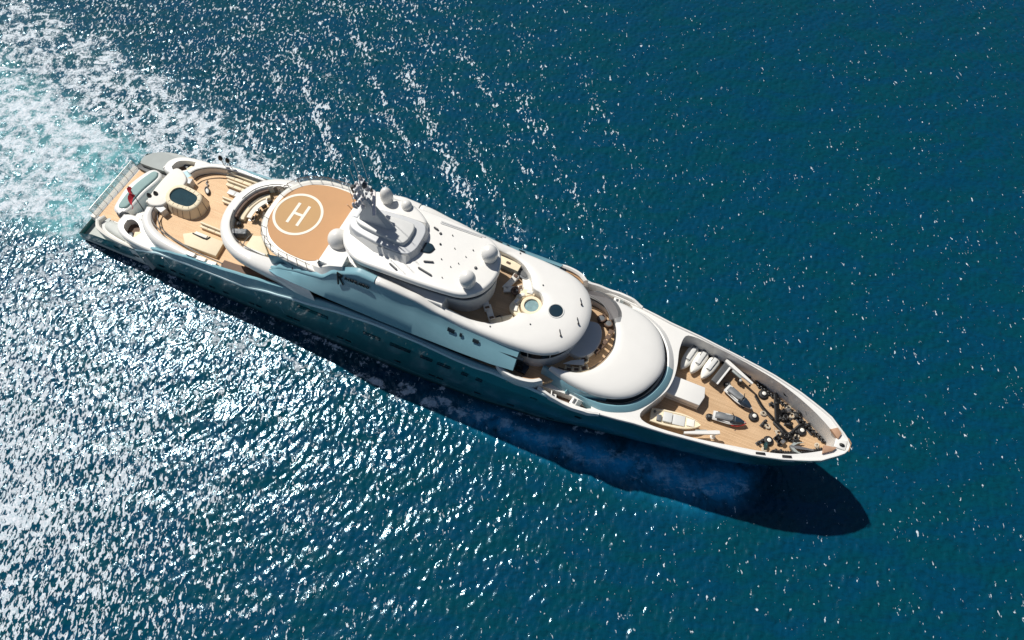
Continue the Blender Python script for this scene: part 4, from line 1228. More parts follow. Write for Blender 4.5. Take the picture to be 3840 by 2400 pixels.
# ================================================================== THINGS ON BOARD
def cush(mb, x0, x1, y0, y1, z0, z1, b=.06, **k): mb.box(x0, x1, y0, y1, z0, z1, min(b, (z1 - z0) * .4), **k)

# ensign
t = thing('ensign', 'red ensign drooping from a dark raked flagstaff at the stern', 'flag', -33.4, -2.7, 6.0)
mb = MB(); mb.tube([(0, 0, -.3), (-2.0, 1.2, 1.9)], [.05, .03], 8); mb.lathe((-2.0, 1.2, 1.88), [(.05, 0), (.06, .05), (.01, .1)], 8); mb.build('flagstaff', M['black'], t)
mb = MB(); rows = []
for i in range(13):
    f = i / 12
    rows.append([(-1.95 + .8 * f + .14 * math.sin(f * 9 + g * .9), 1.15 - 1.5 * f * (g / 8) - 1.3 * f * .25 + .18 * math.sin(f * 7 + g), 1.85 - 1.5 * f * (.35 + .65 * g / 8) - .15 * g / 8 * f) for g in range(9)])
mb.loft(rows, closed=False, cap0=False, cap1=False)
mb.build('cloth', M['red'], t)

# black-headed posts
def post(first=[None]):
    t = thing('deck_post', '', 'post', 0, 0, 0, group='black-headed posts on the pool deck')
    mb = MB(); mb.tube([(0, 0, 0), (0, 0, 1.15)], .045, 8); mb.build('stem', M['steel'], t)
    mb = MB(); mb.lathe((0, 0, 1.0), [(.03, 0), (.2, .1), (.25, .28), (.2, .48), (.07, .7), (.01, .76)], 14); mb.build('head', M['black'], t)
    return t
P0 = post()
spots = [(-33.2, -1.25, 5.9, 'black headed post on the white coaming just aft of the pool, nearer the flagstaff'),
         (-32.7, -.75, 5.9, 'black headed post on the white coaming just aft of the pool, nearer the water'),
         (-28.3, 5.75, 6.8, 'aftmost of the two black headed posts on the port coaming'),
         (-27.4, 5.8, 6.8, 'foremost of the two black headed posts on the port coaming')]
for k, (x, y, z, lb) in enumerate(spots):
    if k == 0:
        P0.matrix_world = SHIP @ Matrix.Translation((x, y, z)); P0['label'] = lb
    else: dup(P0, lb, x, y, z)

# pool deck benches and sun pads
def bench(name, label, x, y, z, L, W, rot=0, group=None, m='cushion', base='cream', h=.42, back=False, cat='bench'):
    t = thing(name, label, cat, x, y, z, rot, group)
    mb = MB(); mb.box(-L / 2 + .05, L / 2 - .05, -W / 2 + .05, W / 2 - .05, 0, h * .6, .03); mb.build('base', M[base], t)
    n = max(1, round(L / 1.1))
    for k in range(n):
        mb = MB(); a = -L / 2 + L * k / n
        mb.box(a + .015, a + L / n - .015, -W / 2, W / 2, h * .6, h, .06); mb.build('cushion', M[m], t)
    if back:
        mb = MB(); mb.box(-L / 2, L / 2, W / 2 - .2, W / 2, h, h + .34, .07); mb.build('backrest', M[m], t)
    return t
GB = 'long cushioned benches on the pool deck'
bench('deck_bench', 'long cream bench against the port coaming of the pool deck', -25.4, 5.0, 6.0, 4.4, .62, 0, GB, back=True)
bench('deck_bench', 'long cream bench standing inboard of the one at the port coaming', -25.0, 4.05, 6.0, 4.0, .62, 0, GB, back=True)
bench('deck_bench', 'short grey topped low table beside the port benches', -25.3, 3.15, 6.0, 1.9, .62, 0, None, m='offwhite', cat='table')
bench('deck_bench', 'narrow cream bench alone near the middle of the pool deck under the lounge shell', -24.9, 1.9, 6.0, 2.4, .5, 0, GB, back=True)
bench('deck_bench', 'cream bench with a dark backrest on the starboard half of the pool deck', -24.9, -1.9, 6.0, 2.9, .5, 0, GB, back=True)
t = thing('sun_pad', 'large cream sun pad with a dark edged sunken table at the starboard coaming', 'sun pad', -24.9, -3.75, 6.0)
mb = MB(); mb.slab([Vector((x, y, 0)) for x, y in [(-2.5, .1), (-1.2, .95), (2.2, 1.0), (2.4, -.9), (-1.5, -1.0)]], 0, .5, .1, 3); mb.build('mattress', M['cushion'], t)
mb = MB()
for a, b in (((-1.5, .55), (-.1, .45)), ((-.1, .45), (.35, .5)), ((.35, .5), (.5, .9))): mb.tube([(*a, .55), (*b, .55)], .07, 5)
mb.build('rail', M['black'], t)
mb = MB(); mb.box(-1.3, .2, .55, .9, .5, .6, .03); mb.build('tray', M['wcushion'], t)
t = thing('water_toy', 'oval black and white inflatable water toy lying beside the pool', 'water toy', -28.55, 2.35, 6.02, -.75)
mb = MB(); mb.torus((0, 0, .14), .48, .13, 30, 10, sy=.45); 
mb.build('float', M['black'], t)
mb = MB(); mb.lathe((0, 0, .06), [(.01, .0), (.4, 0), (.42, .08), (.3, .12), (.01, .14)], 24, 1.0, .42); mb.build('pad', M['wcushion'], t)
mb = MB(); mb.tube([(-.6, .05, .1), (-.85, .3, .1), (-1.1, .1, .12), (-1.45, .35, .1)], .07, 6); mb.build('tow_rope', M['navy'], t)

# quarter wing seats
for s_, lb in ((-1, 'cream armchair with dark cushions in the starboard quarter recess'), (1, 'cream armchair with dark cushions in the port quarter recess')):
    t = thing('armchair', lb, 'armchair', -33.3, s_ * 5.0, 4.25, s_ * -.4, 'armchairs in the quarter recesses')
    mb = MB(); mb.box(-.45, .4, -.4, .4, 0, .35, .07); mb.build('seat', M['cushion'], t)
    mb = MB(); mb.box(.3, .5, -.45, .45, 0, .75, .07); mb.build('backrest', M['cushion'], t)
    mb = MB(); mb.box(-1.25, -.6, -.35, .35, 0, .28, .1, rot=.3); mb.build('footstool', M['navy'], t)

# aft lounge: curved sofa, curved table, dining chairs
Lz = 9.26
def arcs(y0, y1, off, n=24):
    pts = catmull([(x, y, 0) for x, y in shell_i[2:-2]], 200)
    out = []
    for k in range(2, 198):
        p = pts[k]
        if y0 <= p.y <= y1:
            t_ = (pts[k + 1] - pts[k - 1]).normalized(); nn = Vector((-t_.y, t_.x, 0))
            if nn.dot(Vector((-14, 0, 0)) - p) < 0: nn = -nn
            out.append(p + nn * off)
    return [(p.x, p.y) for p in out[::max(1, len(out) // n)]]
t = thing('curved_sofa', 'long curved cream sofa along the inside of the aft lounge shell', 'sofa', 0, 0, 0)
t.matrix_world = SHIP
mb = MB(); mb.strip(arcs(-1.3, 3.3, .12), arcs(-1.3, 3.3, .42), [(0, Lz), (0, Lz + .75), (.15, Lz + .82), (.85, Lz + .82), (1, Lz + .75), (1, Lz)], n=40); mb.build('backrest', M['brown'], t)
mb = MB(); mb.strip(arcs(-1.3, 3.3, .42), arcs(-1.3, 3.3, 1.0), [(0, Lz), (0, Lz + .4), (.1, Lz + .45), (.9, Lz + .45), (1, Lz + .4), (1, Lz)], n=40); mb.build('seat', M['cushion'], t)
t = thing('curved_table', 'long curved white table in front of the aft lounge sofa', 'table', 0, 0, 0)
t.matrix_world = SHIP
mb = MB(); mb.strip(arcs(-1.1, 3.1, 1.35), arcs(-1.1, 3.1, 1.85), [(0, Lz + .68), (0, Lz + .74), (1, Lz + .74), (1, Lz + .68)], n=40); mb.build('table_top', M['wcushion'], t)
for x, y in ((-19.85, -.5), (-19.85, .9), (-19.3, 2.1)):
    mb = MB(); mb.lathe((x, y, Lz), [(.2, 0), (.2, .03), (.05, .06), (.05, .68)], 12); mb.build('pedestal', M['steel'], t)
def chair(m='black', m2='wcushion'):
    t = thing('lounge_chair', '', 'chair')
    mb = MB(); mb.box(-.24, .24, -.24, .24, .38, .46, .03); mb.build('seat', M[m], t)
    mb = MB(); mb.box(.2, .27, -.24, .24, .46, .88, .03); mb.build('backrest', M[m], t)
    for a in (-.2, .2):
        for b in (-.2, .2):
            mb = MB(); mb.tube([(a, b, 0), (a * .95, b * .95, .4)], .022, 6); mb.build('leg', M['steel'], t)
    return t
C0 = chair()
cs_ = [(-18.95, 2.0, 2.5, 'black chair at the port end of the curved lounge table'), (-19.15, 1.25, 2.75, 'black chair second from the port end of the curved lounge table'), (-19.3, .45, 3.0, 'black chair third from the port end of the curved lounge table'),
       (-19.3, -.4, 3.3, 'black chair at the starboard end of the curved lounge table')]
for k, (x, y, r, lb) in enumerate(cs_):
    if k == 0: C0.matrix_world = SHIP @ Matrix.Translation((x, y, Lz)) @ Matrix.Rotation(r + PI, 4, 'Z'); C0['label'] = lb; C0['group'] = 'black chairs at the curved lounge table'; ch = C0
    else: ch = dup(C0, lb, x, y, Lz, r + PI)
t = thing('pouf', 'round dark pouf at the starboard end of the curved sofa', 'pouf', -20.45, -1.55, Lz)
mb = MB(); mb.lathe((0, 0, 0), [(.2, 0), (.27, .05), (.28, .35), (.2, .42), (.01, .44)], 18); mb.build('cushion', M['black'], t)
mb = MB(); mb.lathe((0, 0, 0), [(.29, .12), (.3, .15), (.29, .18)], 18, cap=False); mb.build('piping', M['stripe'], t)
t = thing('covered_bar', 'low bar under a rumpled grey cover in the starboard part of the aft lounge', 'bar', -19.6, -2.55, Lz, .35)
mb = MB()
rr_ = random.Random(3)
rows = []
for i in range(15):
    rows.append([(-.9 + 1.8 * i / 14, -.4 + .8 * j / 8, (.78 + rr_.uniform(-.05, .05)) if 0 < j < 8 and 0 < i < 14 else .1) for j in range(9)])
mb.loft(rows, closed=False, cap0=False, cap1=False); mb.build('cover', M['stripe'], t, angle=80)
mb = MB(); mb.box(-.8, .8, -.32, .32, 0, .7, .03); mb.build('cabinet', M['dgrey'], t)
t = thing('corner_sofa', 'cream corner sofa with a dark curved rail at the starboard side of the aft lounge', 'sofa', -17.2, -3.2, Lz)
mb = MB(); mb.slab([Vector((x, y, 0)) for x, y in [(-1.1, .9), (-.2, 1.2), (1.6, -.35), (1.5, -.7), (-1.0, -.7)]], 0, .45, .08, 3); mb.build('seat', M['cushion'], t)
mb = MB(); mb.box(-.9, 1.6, -.82, -.6, 0, .8, .06); mb.build('backrest', M['offwhite'], t)
mb = MB(); mb.tube([(-1.1, 1.1, .5), (-1.3, .5, .5), (-1.35, -.1, .5), (-1.2, -.7, .5)], .05, 6); mb.build('rail', M['black'], t)
t = thing('half_round_screen', 'smoked half round windbreak at the port end of the aft lounge', 'windbreak', -18.3, 3.4, Lz)
mb = MB(); q = [(.95 * math.cos(a), .55 * math.sin(a)) for a in [PI * k / 14 for k in range(15)]]
mb.loft([[(x, y, .05) for x, y in q], [(x, y, 1.0) for x, y in q], [(x * .97, y * .97, 1.0) for x, y in q]], closed=False, cap0=False, cap1=False); mb.build('screen', M['smoke'], t)
mb = MB(); mb.tube([(x, y, 1.02) for x, y in q], .03, 6); mb.build('top_rail', M['steel'], t)

# side deck clutter on starboard quarter
for k, (x, y, lb) in enumerate(((-24.6, -5.75, 'aftmost white fender box lashed to the starboard bulwark'), (-23.2, -5.8, 'middle white fender box lashed to the starboard bulwark'), (-21.9, -5.8, 'foremost white fender box lashed to the starboard bulwark, by the lounge shell'))):
    t = thing('fender_box', lb, 'box', x, y, 6.9, .05 * k, 'white boxes on the starboard bulwark')
    mb = MB(); mb.box(-.5, .5, -.2, .2, 0, .35, .06); mb.build('bin', M['white'], t)
    mb = MB(); mb.box(-.52, .52, -.22, .22, .3, .38, .02); mb.build('lid', M['cream'], t)

# sun deck well
Wz = W2 + .005
t = thing('bar_counter', 'grey sided bar counter with a pale top on the port side of the sun deck', 'bar', 7.9, 3.25, Wz, -.06)
mb = MB(); mb.box(-1.1, 1.1, -.38, .38, 0, .85, .03); mb.build('cabinet', M['grey'], t)
mb = MB(); mb.box(-1.15, 1.15, -.42, .42, .86, .93, .02); mb.build('counter_top', M['cushion'], t)
mb = MB(); mb.box(-.25, .15, -.1, .1, .93, 1.02, .02); mb.build('tray', M['brown'], t)
t = thing('woven_basket', 'dark grey woven sun shell beside the bar counter on the sun deck', 'day bed', 9.55, 2.95, Wz, -.5)
mb = MB(); mb.lathe((0, 0, 0), [(.5, 0), (.58, .25), (.56, .48), (.4, .5), (.02, .44)], 24, 1.2, .75); mb.build('shell', M['stripe'], t)
mb = MB(); mb.lathe((0, 0, .3), [(.36, .2), (.36, .26), (.02, .27)], 20, 1.2, .7); mb.build('mattress', M['dgrey'], t)
t = thing('sun_mattress', 'big white sun mattress at the forward port edge of the sun deck', 'sun bed', 10.35, 2.15, Wz, -1.1)
mb = MB(); mb.box(-.8, .8, -.5, .5, 0, .45, .12, seg=3); mb.build('mattress', M['wcushion'], t)
mb = MB(); mb.box(-.75, .75, -.45, .45, -.0, .1, .02); mb.build('base', M['cream'], t)
def lounger():
    t = thing('sun_lounger', '', 'sun lounger')
    mb = MB(); mb.box(-.9, .9, -.3, .3, .2, .26, .02); mb.build('frame', M['wcushion'], t)
    mb = MB(); mb.box(-.85, .35, -.28, .28, .26, .36, .04); mb.build('mattress', M['wcushion'], t)
    mb = MB(); mb.box(.3, .95, -.28, .28, .3, .4, .04, tilt=('Y', -.5), c=(.35, 0, .33)); mb.build('backrest', M['wcushion'], t)
    mb = MB(); mb.box(.55, .85, -.2, .2, .58, .68, .04, tilt=('Y', -.5), c=(.7, 0, .62)); mb.build('pillow', M['brown'], t)
    for a in (-.8, .8):
        for b in (-.25, .25):
            mb = MB(); mb.tube([(a, b, 0), (a, b, .22)], .025, 6); mb.build('leg', M['steel'], t)
    return t
L0 = lounger()
for k, (x, y, r, lb) in enumerate(((8.75, 1.75, 1.25, 'white sun lounger with a brown pillow, nearest the bar counter'), (9.25, 1.15, .4, 'white sun lounger with a brown pillow beside the hot tub steps'), (8.3, -2.0, -.9, 'sun lounger in the roof shadow near the starboard rim of the sun deck'), (7.5, -1.2, -.9, 'sun lounger deepest in the roof shadow of the sun deck'))):
    if k == 0: L0.matrix_world = SHIP @ Matrix.Translation((x, y, Wz)) @ Matrix.Rotation(r, 4, 'Z'); L0['label'] = lb; L0['group'] = 'loungers on the sun deck'
    else: dup(L0, lb, x, y, Wz, r)
t = thing('wicker_armchair', 'dark brown wicker armchair in the sun beside the white mattress', 'armchair', 9.6, .95, Wz, -.5)
mb = MB(); mb.lathe((0, 0, 0), [(.3, 0), (.36, .2), (.35, .36), (.02, .38)], 18); mb.build('seat', M['brown'], t)
mb = MB(); mb.torus((0, 0, .55), .36, .1, 24, 8); mb.build('backrest', M['brown'], t)
t = thing('hot_tub', 'round hot tub with a wide cream rim at the tip of the sun deck', 'hot tub', 11.6, 0, Wz)
mb = MB(); mb.slab([Vector((1.0 * math.cos(a), 1.0 * math.sin(a), 0)) for a in [2 * PI * k / 40 for k in range(40)]], 0, .8, .12, 3, holes=[[Vector((.68 * math.cos(a), .68 * math.sin(a), 0)) for a in [2 * PI * k / 40 for k in range(40)]]], hole_z=.3); mb.build('rim', M['cushion'], t)
mb = MB(); mb.lathe((0, 0, 0), [(.69, .3), (.69, .62), (.01, .63)], 40); mb.build('basin', M['poolpale'], t)
t = thing('lounge_bed', 'broad cream lounge bed wrapped round the aft side of the hot tub', 'day bed', 0, 0, 0)
t.matrix_world = SHIP
mb = MB()
a1 = [(11.6 + 1.12 * math.cos(a), 1.12 * math.sin(a)) for a in [math.radians(d) for d in range(100, 262, 10)]]
a2 = [(11.6 + (1.9 + .15 * math.sin(d * .1)) * math.cos(math.radians(d)), (1.9 + .15 * math.sin(d * .1)) * math.sin(math.radians(d))) for d in range(100, 262, 10)]
mb.strip(a1, a2, [(0, Wz), (0, Wz + .52), (.1, Wz + .6), (.9, Wz + .56), (1, Wz + .45), (1, Wz)], n=40); mb.build('mattress', M['cushion'], t)
for k in range(5):
    a = math.radians(118 + k * 32); mb = MB(); x, y = 11.6 + 1.45 * math.cos(a), 1.45 * math.sin(a)
    mb.box(x - .28, x + .28, y - .16, y + .16, Wz + .56, Wz + .72, .07, rot=a + 1.2); mb.build('pillow', M['wcushion'] if k % 2 else M['offwhite'], t)
bench('sun_deck_sofa', 'cream sofa with grey cushions following the starboard rim of the sun deck', 9.6, -2.25, Wz, 2.2, .6, .65, None, m='cushion', cat='sofa')
for k, (x, y, lb) in enumerate(((8.9, -2.75, 'small black cushion at the aft end of the starboard sun deck sofa'), (9.25, -2.1, 'small black cushion on the deck side of the starboard sun deck sofa'))):
    t = thing('floor_cushion', lb, 'cushion', x, y, Wz + .02, k * .8, 'black cushions on the sun deck')
    mb = MB(); mb.box(-.24, .24, -.2, .2, 0, .3, .1, seg=3); mb.build('pad', M['black'], t)
    mb = MB(); mb.torus((0, 0, .15), .2, .05, 16, 6); mb.build('piping', M['stripe'], t)

# bridge deck furniture
Bz = BD + .005
def round_chair():
    t = thing('round_chair', '', 'chair')
    mb = MB(); mb.lathe((0, 0, 0), [(.3, 0), (.4, .15), (.42, .38), (.34, .4), (.02, .36)], 20); mb.build('seat', M['brown'], t)
    mb = MB(); q = [(.4 * math.cos(a), .4 * math.sin(a), .55) for a in [math.radians(d) for d in range(-110, 111, 15)]]; mb.tube(q, .09, 8); mb.build('backrest', M['brown'], t)
    mb = MB(); mb.lathe((0, 0, .36), [(.3, 0), (.3, .06), (.02, .08)], 20); mb.build('cushion', M['stripe'], t)
    return t
R0 = round_chair()
rc = [(17.75, 2.75, 0, 'round brown chair standing closest to the port windscreen of the bridge deck'), (18.55, 2.5, -.6, 'round brown chair against the roof edge, next to the one at the windscreen')]
for k, (x, y, r, lb) in enumerate(rc):
    if k == 0: R0.matrix_world = SHIP @ Matrix.Translation((x, y, Bz)) @ Matrix.Rotation(r, 4, 'Z'); R0['label'] = lb; R0['group'] = 'round chairs on the bridge deck'
    else: dup(R0, lb, x, y, Bz, r)
names = ['portmost', 'second from port', 'third from port', 'fourth from port', 'starboard-most']
D0 = chair('brown')
D0['group'] = 'folding chairs along the front of the bridge deck'
for k in range(5):
    y = 1.75 - k * .62; x = 19.42 - .10 * k * k * .35
    lb = 'dark deck chair in the row under the forward roof edge, ' + names[k]
    if k == 0: D0.matrix_world = SHIP @ Matrix.Translation((x - .35, y, Bz)); D0['label'] = lb
    else: dup(D0, lb, x - .35, y, Bz, -.12 * k)
t = thing('dining_table', 'long pale table among cream chairs on the starboard bridge deck', 'table', 17.0, -2.75, Bz, .42)
mb = MB(); mb.slab([Vector((x, y, 0)) for x, y in [(-.95, -.12), (1.0, -.3), (1.0, .32), (-.2, .2)]], .68, .74, .01, 1); mb.build('table_top', M['wcushion'], t)
for x in (-.4, .75):
    mb = MB(); mb.lathe((x, 0, 0), [(.2, 0), (.2, .03), (.04, .06), (.04, .68)], 12); mb.build('pedestal', M['steel'], t)
def armchair():
    t = thing('cream_armchair', '', 'armchair')
    mb = MB(); mb.box(-.32, .32, -.3, .3, .12, .38, .05); mb.build('seat', M['cushion'], t)
    mb = MB(); mb.box(-.3, .3, -.38, -.26, .12, .72, .05); mb.build('backrest', M['cushion'], t)
    for a in (-1, 1):
        mb = MB(); mb.box(a * .34 - .06, a * .34 + .06, -.3, .3, .1, .55, .04); mb.build('armrest', M['cushion'], t)
    mb = MB(); mb.box(-.2, .2, -.2, .18, .38, .44, .03); mb.build('cushion', M['brown'], t)
    return t
A0 = armchair()
A0['group'] = 'cream armchairs on the starboard bridge deck'
for k, (x, y, r, lb) in enumerate(((16.85, -3.45, .15, 'cream armchair aftmost along the starboard roof edge'), (17.5, -3.2, .35, 'cream armchair beside the aftmost one on the roof edge'), (18.1, -2.75, .7, 'cream armchair foremost along the starboard roof edge'), (17.75, -1.95, 2.6, 'cream armchair across the table from the others'))):
    if k == 0: A0.matrix_world = SHIP @ Matrix.Translation((x, y, Bz)) @ Matrix.Rotation(r, 4, 'Z'); A0['label'] = lb
    else: dup(A0, lb, x, y, Bz, r)
t = thing('navy_sofa', 'square navy sofa in the shade of the starboard bridge wing', 'sofa', 12.75, -4.95, Bz, -.1)
mb = MB(); mb.box(-.6, .6, -.45, .45, 0, .42, .05); mb.build('seat', M['navy'], t)
mb = MB(); mb.box(-.65, -.45, -.45, .45, .2, .8, .05); mb.build('backrest', M['navy'], t)
for s_, lb in ((1, 'smoked windscreen bowing along the port edge of the bridge deck'),):
    t = thing('curved_windscreen', lb, 'windscreen', 0, 0, 0); t.matrix_world = SHIP
    q = catmull([(x, y, 0) for x, y in [(15.6, 4.6), (16.4, 5.0), (17.4, 4.95), (18.4, 4.6), (19.2, 3.9), (19.5, 3.3)]], 30)
    mb = MB(); mb.loft([[(p.x, p.y, 11.02) for p in q], [(p.x - .25, p.y - .45, 11.5) for p in q], [(p.x - .9, p.y - 1.0, 11.35) for p in q]], closed=False, cap0=False, cap1=False); mb.build('glazing', M['smoke'], t)
    mb = MB(); mb.tube([(p.x - .9, p.y - 1.0, 11.36) for p in q], .05, 6); mb.build('frame', M['steel'], t)
# wing station
for s_, w_ in ((-1, 'starboard'), (1, 'port')):
    t = thing('control_console', f'white boxy control console in the {w_} wing station', 'console', 18.45, s_ * 5.72, 8.21, -.15 * s_ * -1, 'control consoles in the wing stations')
    mb = MB(); mb.box(-.42, .2, -.38, .38, 0, 1.0, .06); mb.build('cabinet', M['white'], t)
    mb = MB(); mb.box(.12, .5, -.36, .36, .1, 1.0, .1, tilt=('Y', .25)); mb.build('visor', M['clear'], t)
    mb = MB(); mb.box(-.2, .05, -.25, .25, 1.0, 1.05, .01); mb.build('panel', M['dgrey'], t)
t = thing('folding_seat', 'small white folding seat at the aft end of the starboard wing station', 'seat', 16.3, -5.8, 8.21, .3)
mb = MB(); mb.box(-.1, .35, -.2, .2, .4, .46, .02); mb.build('seat', M['white'], t)
mb = MB(); mb.box(-.18, -.08, -.3, .3, .1, 1.0, .03); mb.build('backrest', M['white'], t)

# ---------------------------------------------------------------- foredeck gear
Fz = 6.905
def small_boat(L=2.9, W=1.12):
    """covered rescue craft: pale tube hull with a raised grey centre"""
    t = thing('rescue_boat', '', 'boat')
    mb = MB(); rings = []
    for k in range(17):
        f = k / 16; x = -L / 2 + L * f
        w = W / 2 * (math.sin(min(1, f * 3 + .35) * PI / 2) if f < .35 else 1) * (math.cos(max(0, (f - .45) / .55) * PI / 2) ** .55 if f > .45 else 1)
        w = max(w, .04); h = .55 + .12 * f
        rings.append([(x, w * math.cos(a), (.12 if k < 16 else .3) + (h / 2 + h / 2 * math.sin(a)) * (1 if k < 16 else .6)) for a in [2 * PI * j / 16 for j in range(16)]])
    mb.loft(rings); mb.build('hull', M['wcushion'], t)
    mb = MB(); mb.box(-L * .38, L * .12, -W * .18, W * .18, .6, .86, .08); mb.build('cockpit', M['offwhite'], t)
    mb = MB(); mb.box(-L * .46, -L * .2, -W * .25, W * .05, .62, .8, .05); mb.build('engine_cover', M['stripe'], t)
    mb = MB(); mb.tube([(L * .12, -W * .2, .7), (L * .16, 0, .98), (L * .12, W * .2, .7)], .03, 6); mb.build('handrail', M['stripe'], t)
    for a in (-.7, .7):
        mb = MB(); mb.box(a - .06, a + .06, -W * .35, W * .35, 0, .2, .02); mb.build('cradle', M['grey'], t)
    return t
S0 = small_boat(); S0['group'] = 'small white boats stowed side by side on the port foredeck'
for k, (x, y, r, lb) in enumerate(((26.75, 3.65, -1.78, 'small white stowed boat closest to the rounded aft corner of the foredeck'), (27.75, 3.6, -1.8, 'middle one of the three small white stowed boats'), (28.9, 3.42, -1.84, 'small white stowed boat next to the long grey locker'))):
    if k == 0: S0.matrix_world = SHIP @ Matrix.Translation((x, y, Fz)) @ Matrix.Rotation(r, 4, 'Z'); S0['label'] = lb
    else: dup(S0, lb, x, y, Fz, r)
t = thing('deck_locker', 'long slate grey locker standing across the port foredeck beside the small boats', 'locker', 30.05, 3.1, Fz, -1.87)
mb = MB(); mb.box(-1.25, 1.25, -.38, .38, 0, 1.05, .12, seg=3); mb.build('body', M['dgrey'], t)
mb = MB(); mb.box(-1.27, 1.27, .22, .40, .95, 1.1, .03); mb.build('lid_edge', M['white'], t)

def tender():
    t = thing('tender', 'cream open tender with grey seats stowed on the starboard foredeck', 'boat', 27.5, -3.12, Fz, .17)
    L, W = 4.6, 1.55
    mb = MB(); rings = []
    for k in range(25):
        f = k / 24; x = -L / 2 + L * f
        w = W / 2 * (.86 + .14 * min(1, f * 4)) * (math.cos(max(0, (f - .5) / .5) * PI / 2) ** .6 if f > .5 else 1); w = max(w, .03)
        zt = .95 + .2 * max(0, f - .5); zk = .15 + .5 * max(0, f - .7) ** 1.3 * 2
        rings.append([(x, -w * .15, zk), (x, -w * .8, zk + .25), (x, -w, zt - .12), (x, -w * .97, zt), (x, -w * .8, zt + .03), (x, -w * .72, zt - .05), (x, w * .72, zt - .05), (x, w * .8, zt + .03), (x, w * .97, zt), (x, w, zt - .12), (x, w * .8, zk + .25), (x, w * .15, zk)])
    mb.loft(rings); mb.build('hull', M['cushion'], t)
    mb = MB(); mb.box(-1.2, -.35, -.48, .48, .88, 1.2, .08); mb.build('console', M['offwhite'], t)
    mb = MB(); mb.box(-.3, .85, -.5, .5, .9, 1.05, .06); mb.build('seat', M['offwhite'], t)
    mb = MB(); mb.box(-1.75, -1.3, -.52, .1, .9, 1.12, .08); mb.build('engine_cover', M['stripe'], t)
    mb = MB(); mb.lathe((-2.0, .3, 1.0), [(.12, 0), (.14, .1), (.08, .25), (.01, .28)], 12); mb.build('outboard', M['dgrey'], t)
    mb = MB(); mb.box(1.0, 1.7, -.35, .35, .98, 1.08, .04); mb.build('bow_cushion', M['wcushion'], t)
    for a in (-1.3, .9):
        mb = MB(); mb.box(a - .1, a + .1, -.5, .5, 0, .32, .02); mb.build('cradle', M['grey'], t)
tender()

def davit(name, label, x, y, z, rot, L, hook=True):
    t = thing(name, label, 'crane', x, y, Fz, rot, 'boat cranes on the foredeck')
    mb = MB(); mb.lathe((0, 0, 0), [(.24, 0), (.24, .08), (.15, .14), (.13, z - .15)], 16); mb.build('pedestal', M['white'], t)
    mb = MB(); mb.loft([[(xx, -w, z - .14), (xx, w, z - .14), (xx, w * .9, z + .1), (xx, -w * .9, z + .1)] for xx, w in ((-.35, .16), (0, .2), (L * .6, .16), (L, .1))]); mb.build('jib', M['white'], t)
    if hook:
        mb = MB(); mb.tube([(L - .1, 0, z - .1), (L - .1, 0, z - .55)], .03, 6); mb.lathe((L - .1, 0, z - .75), [(.02, 0), (.1, .06), (.1, .14), (.02, .22)], 12); mb.build('hook', M['dgrey'], t)
    mb = MB(); mb.box(L * .25, L * .62, -.34, .06, z - .36, z - .14, .03); mb.build('winch_housing', M['grey'], t)
    return t
davit('boat_davit', 'white boat crane folded along the port bulwark ahead of the grey locker', 30.35, 4.25, 1.25, -.42, 2.9)
davit('boat_davit', 'white boat crane lying along the starboard bulwark by the tender', 31.2, -2.95, 1.25, PI + .42, 2.9)

def jet_ski():
    t = thing('jet_ski', '', 'jet ski')
    mb = MB(); rings = []
    for k in range(19):
        f = k / 18; x = -1.5 + 3.0 * f
        w = .52 * (math.cos(max(0, (f - .45) / .55) * PI / 2) ** .7 if f > .45 else .88 + .12 * f / .45); w = max(w, .03)
        zk = .12 + .45 * max(0, f - .65) ** 1.2 * 2
        rings.append([(x, 0, zk), (x, -w * .8, zk + .12), (x, -w, .42 + .1 * f), (x, -w * .7, .55 + .12 * f), (x, 0, .6 + .16 * f), (x, w * .7, .55 + .12 * f), (x, w, .42 + .1 * f), (x, w * .8, zk + .12)])
    mb.loft(rings); mb.build('hull', M['white'], t)
    mb = MB(); rings = []
    for x, w, z in ((-1.3, .3, .62), (-.9, .36, .84), (-.3, .32, .80), (.2, .3, .94), (.45, .2, .97)):
        rings.append([(x, -w, .55), (x, -w * .9, z - .06), (x, -w * .5, z), (x, w * .5, z), (x, w * .9, z - .06), (x, w, .55)])
    mb.loft(rings); mb.build('saddle', M['stripe'], t)
    mb = MB(); rings = []
    for x, w, z in ((.1, .42, .74), (.5, .44, 1.0), (.9, .36, .92), (1.35, .16, .74)):
        rings.append([(x, -w, .6), (x, -w * .6, z - .05), (x, 0, z), (x, w * .6, z - .05), (x, w, .6)])
    mb.loft(rings); mb.build('cowling', M['navy'], t)
    mb = MB(); mb.tube([(.1, -.42, 1.1), (.3, -.15, 1.06), (.3, .15, 1.06), (.1, .42, 1.1)], .04, 6); mb.tube([(.3, 0, .9), (.28, 0, 1.06)], .05, 6); mb.build('handlebar', M['black'], t)
    for a in (-1, 1):
        mb = MB(); mb.box(-1.1, .1, a * .36 - .08, a * .36 + .08, .5, .56, .02); mb.build('footwell', M['black'], t)
    mb = MB(); mb.box(-.9, .9, -.3, .3, 0, .16, .02); mb.build('cradle', M['black'], t)
    return t
J0 = jet_ski(); J0['group'] = 'jet skis parked on the foredeck teak'
J0.matrix_world = SHIP @ Matrix.Translation((32.35, 1.55, Fz)) @ Matrix.Rotation(-.42, 4, 'Z')
J0['label'] = 'white and dark jet ski without red trim, parked nearer the port crane'
J1 = dup(J0, 'white and dark jet ski with a red bumper, parked just off the centreline', 32.05, -.85, Fz, .12)
mb = MB()
mb.tube([(.3, -.5, .34), (.9, -.42, .38), (1.35, -.2, .48), (1.55, 0, .55), (1.35, .2, .48)], .07, 6)
mb.build('bumper', M['redpaint'], J1)
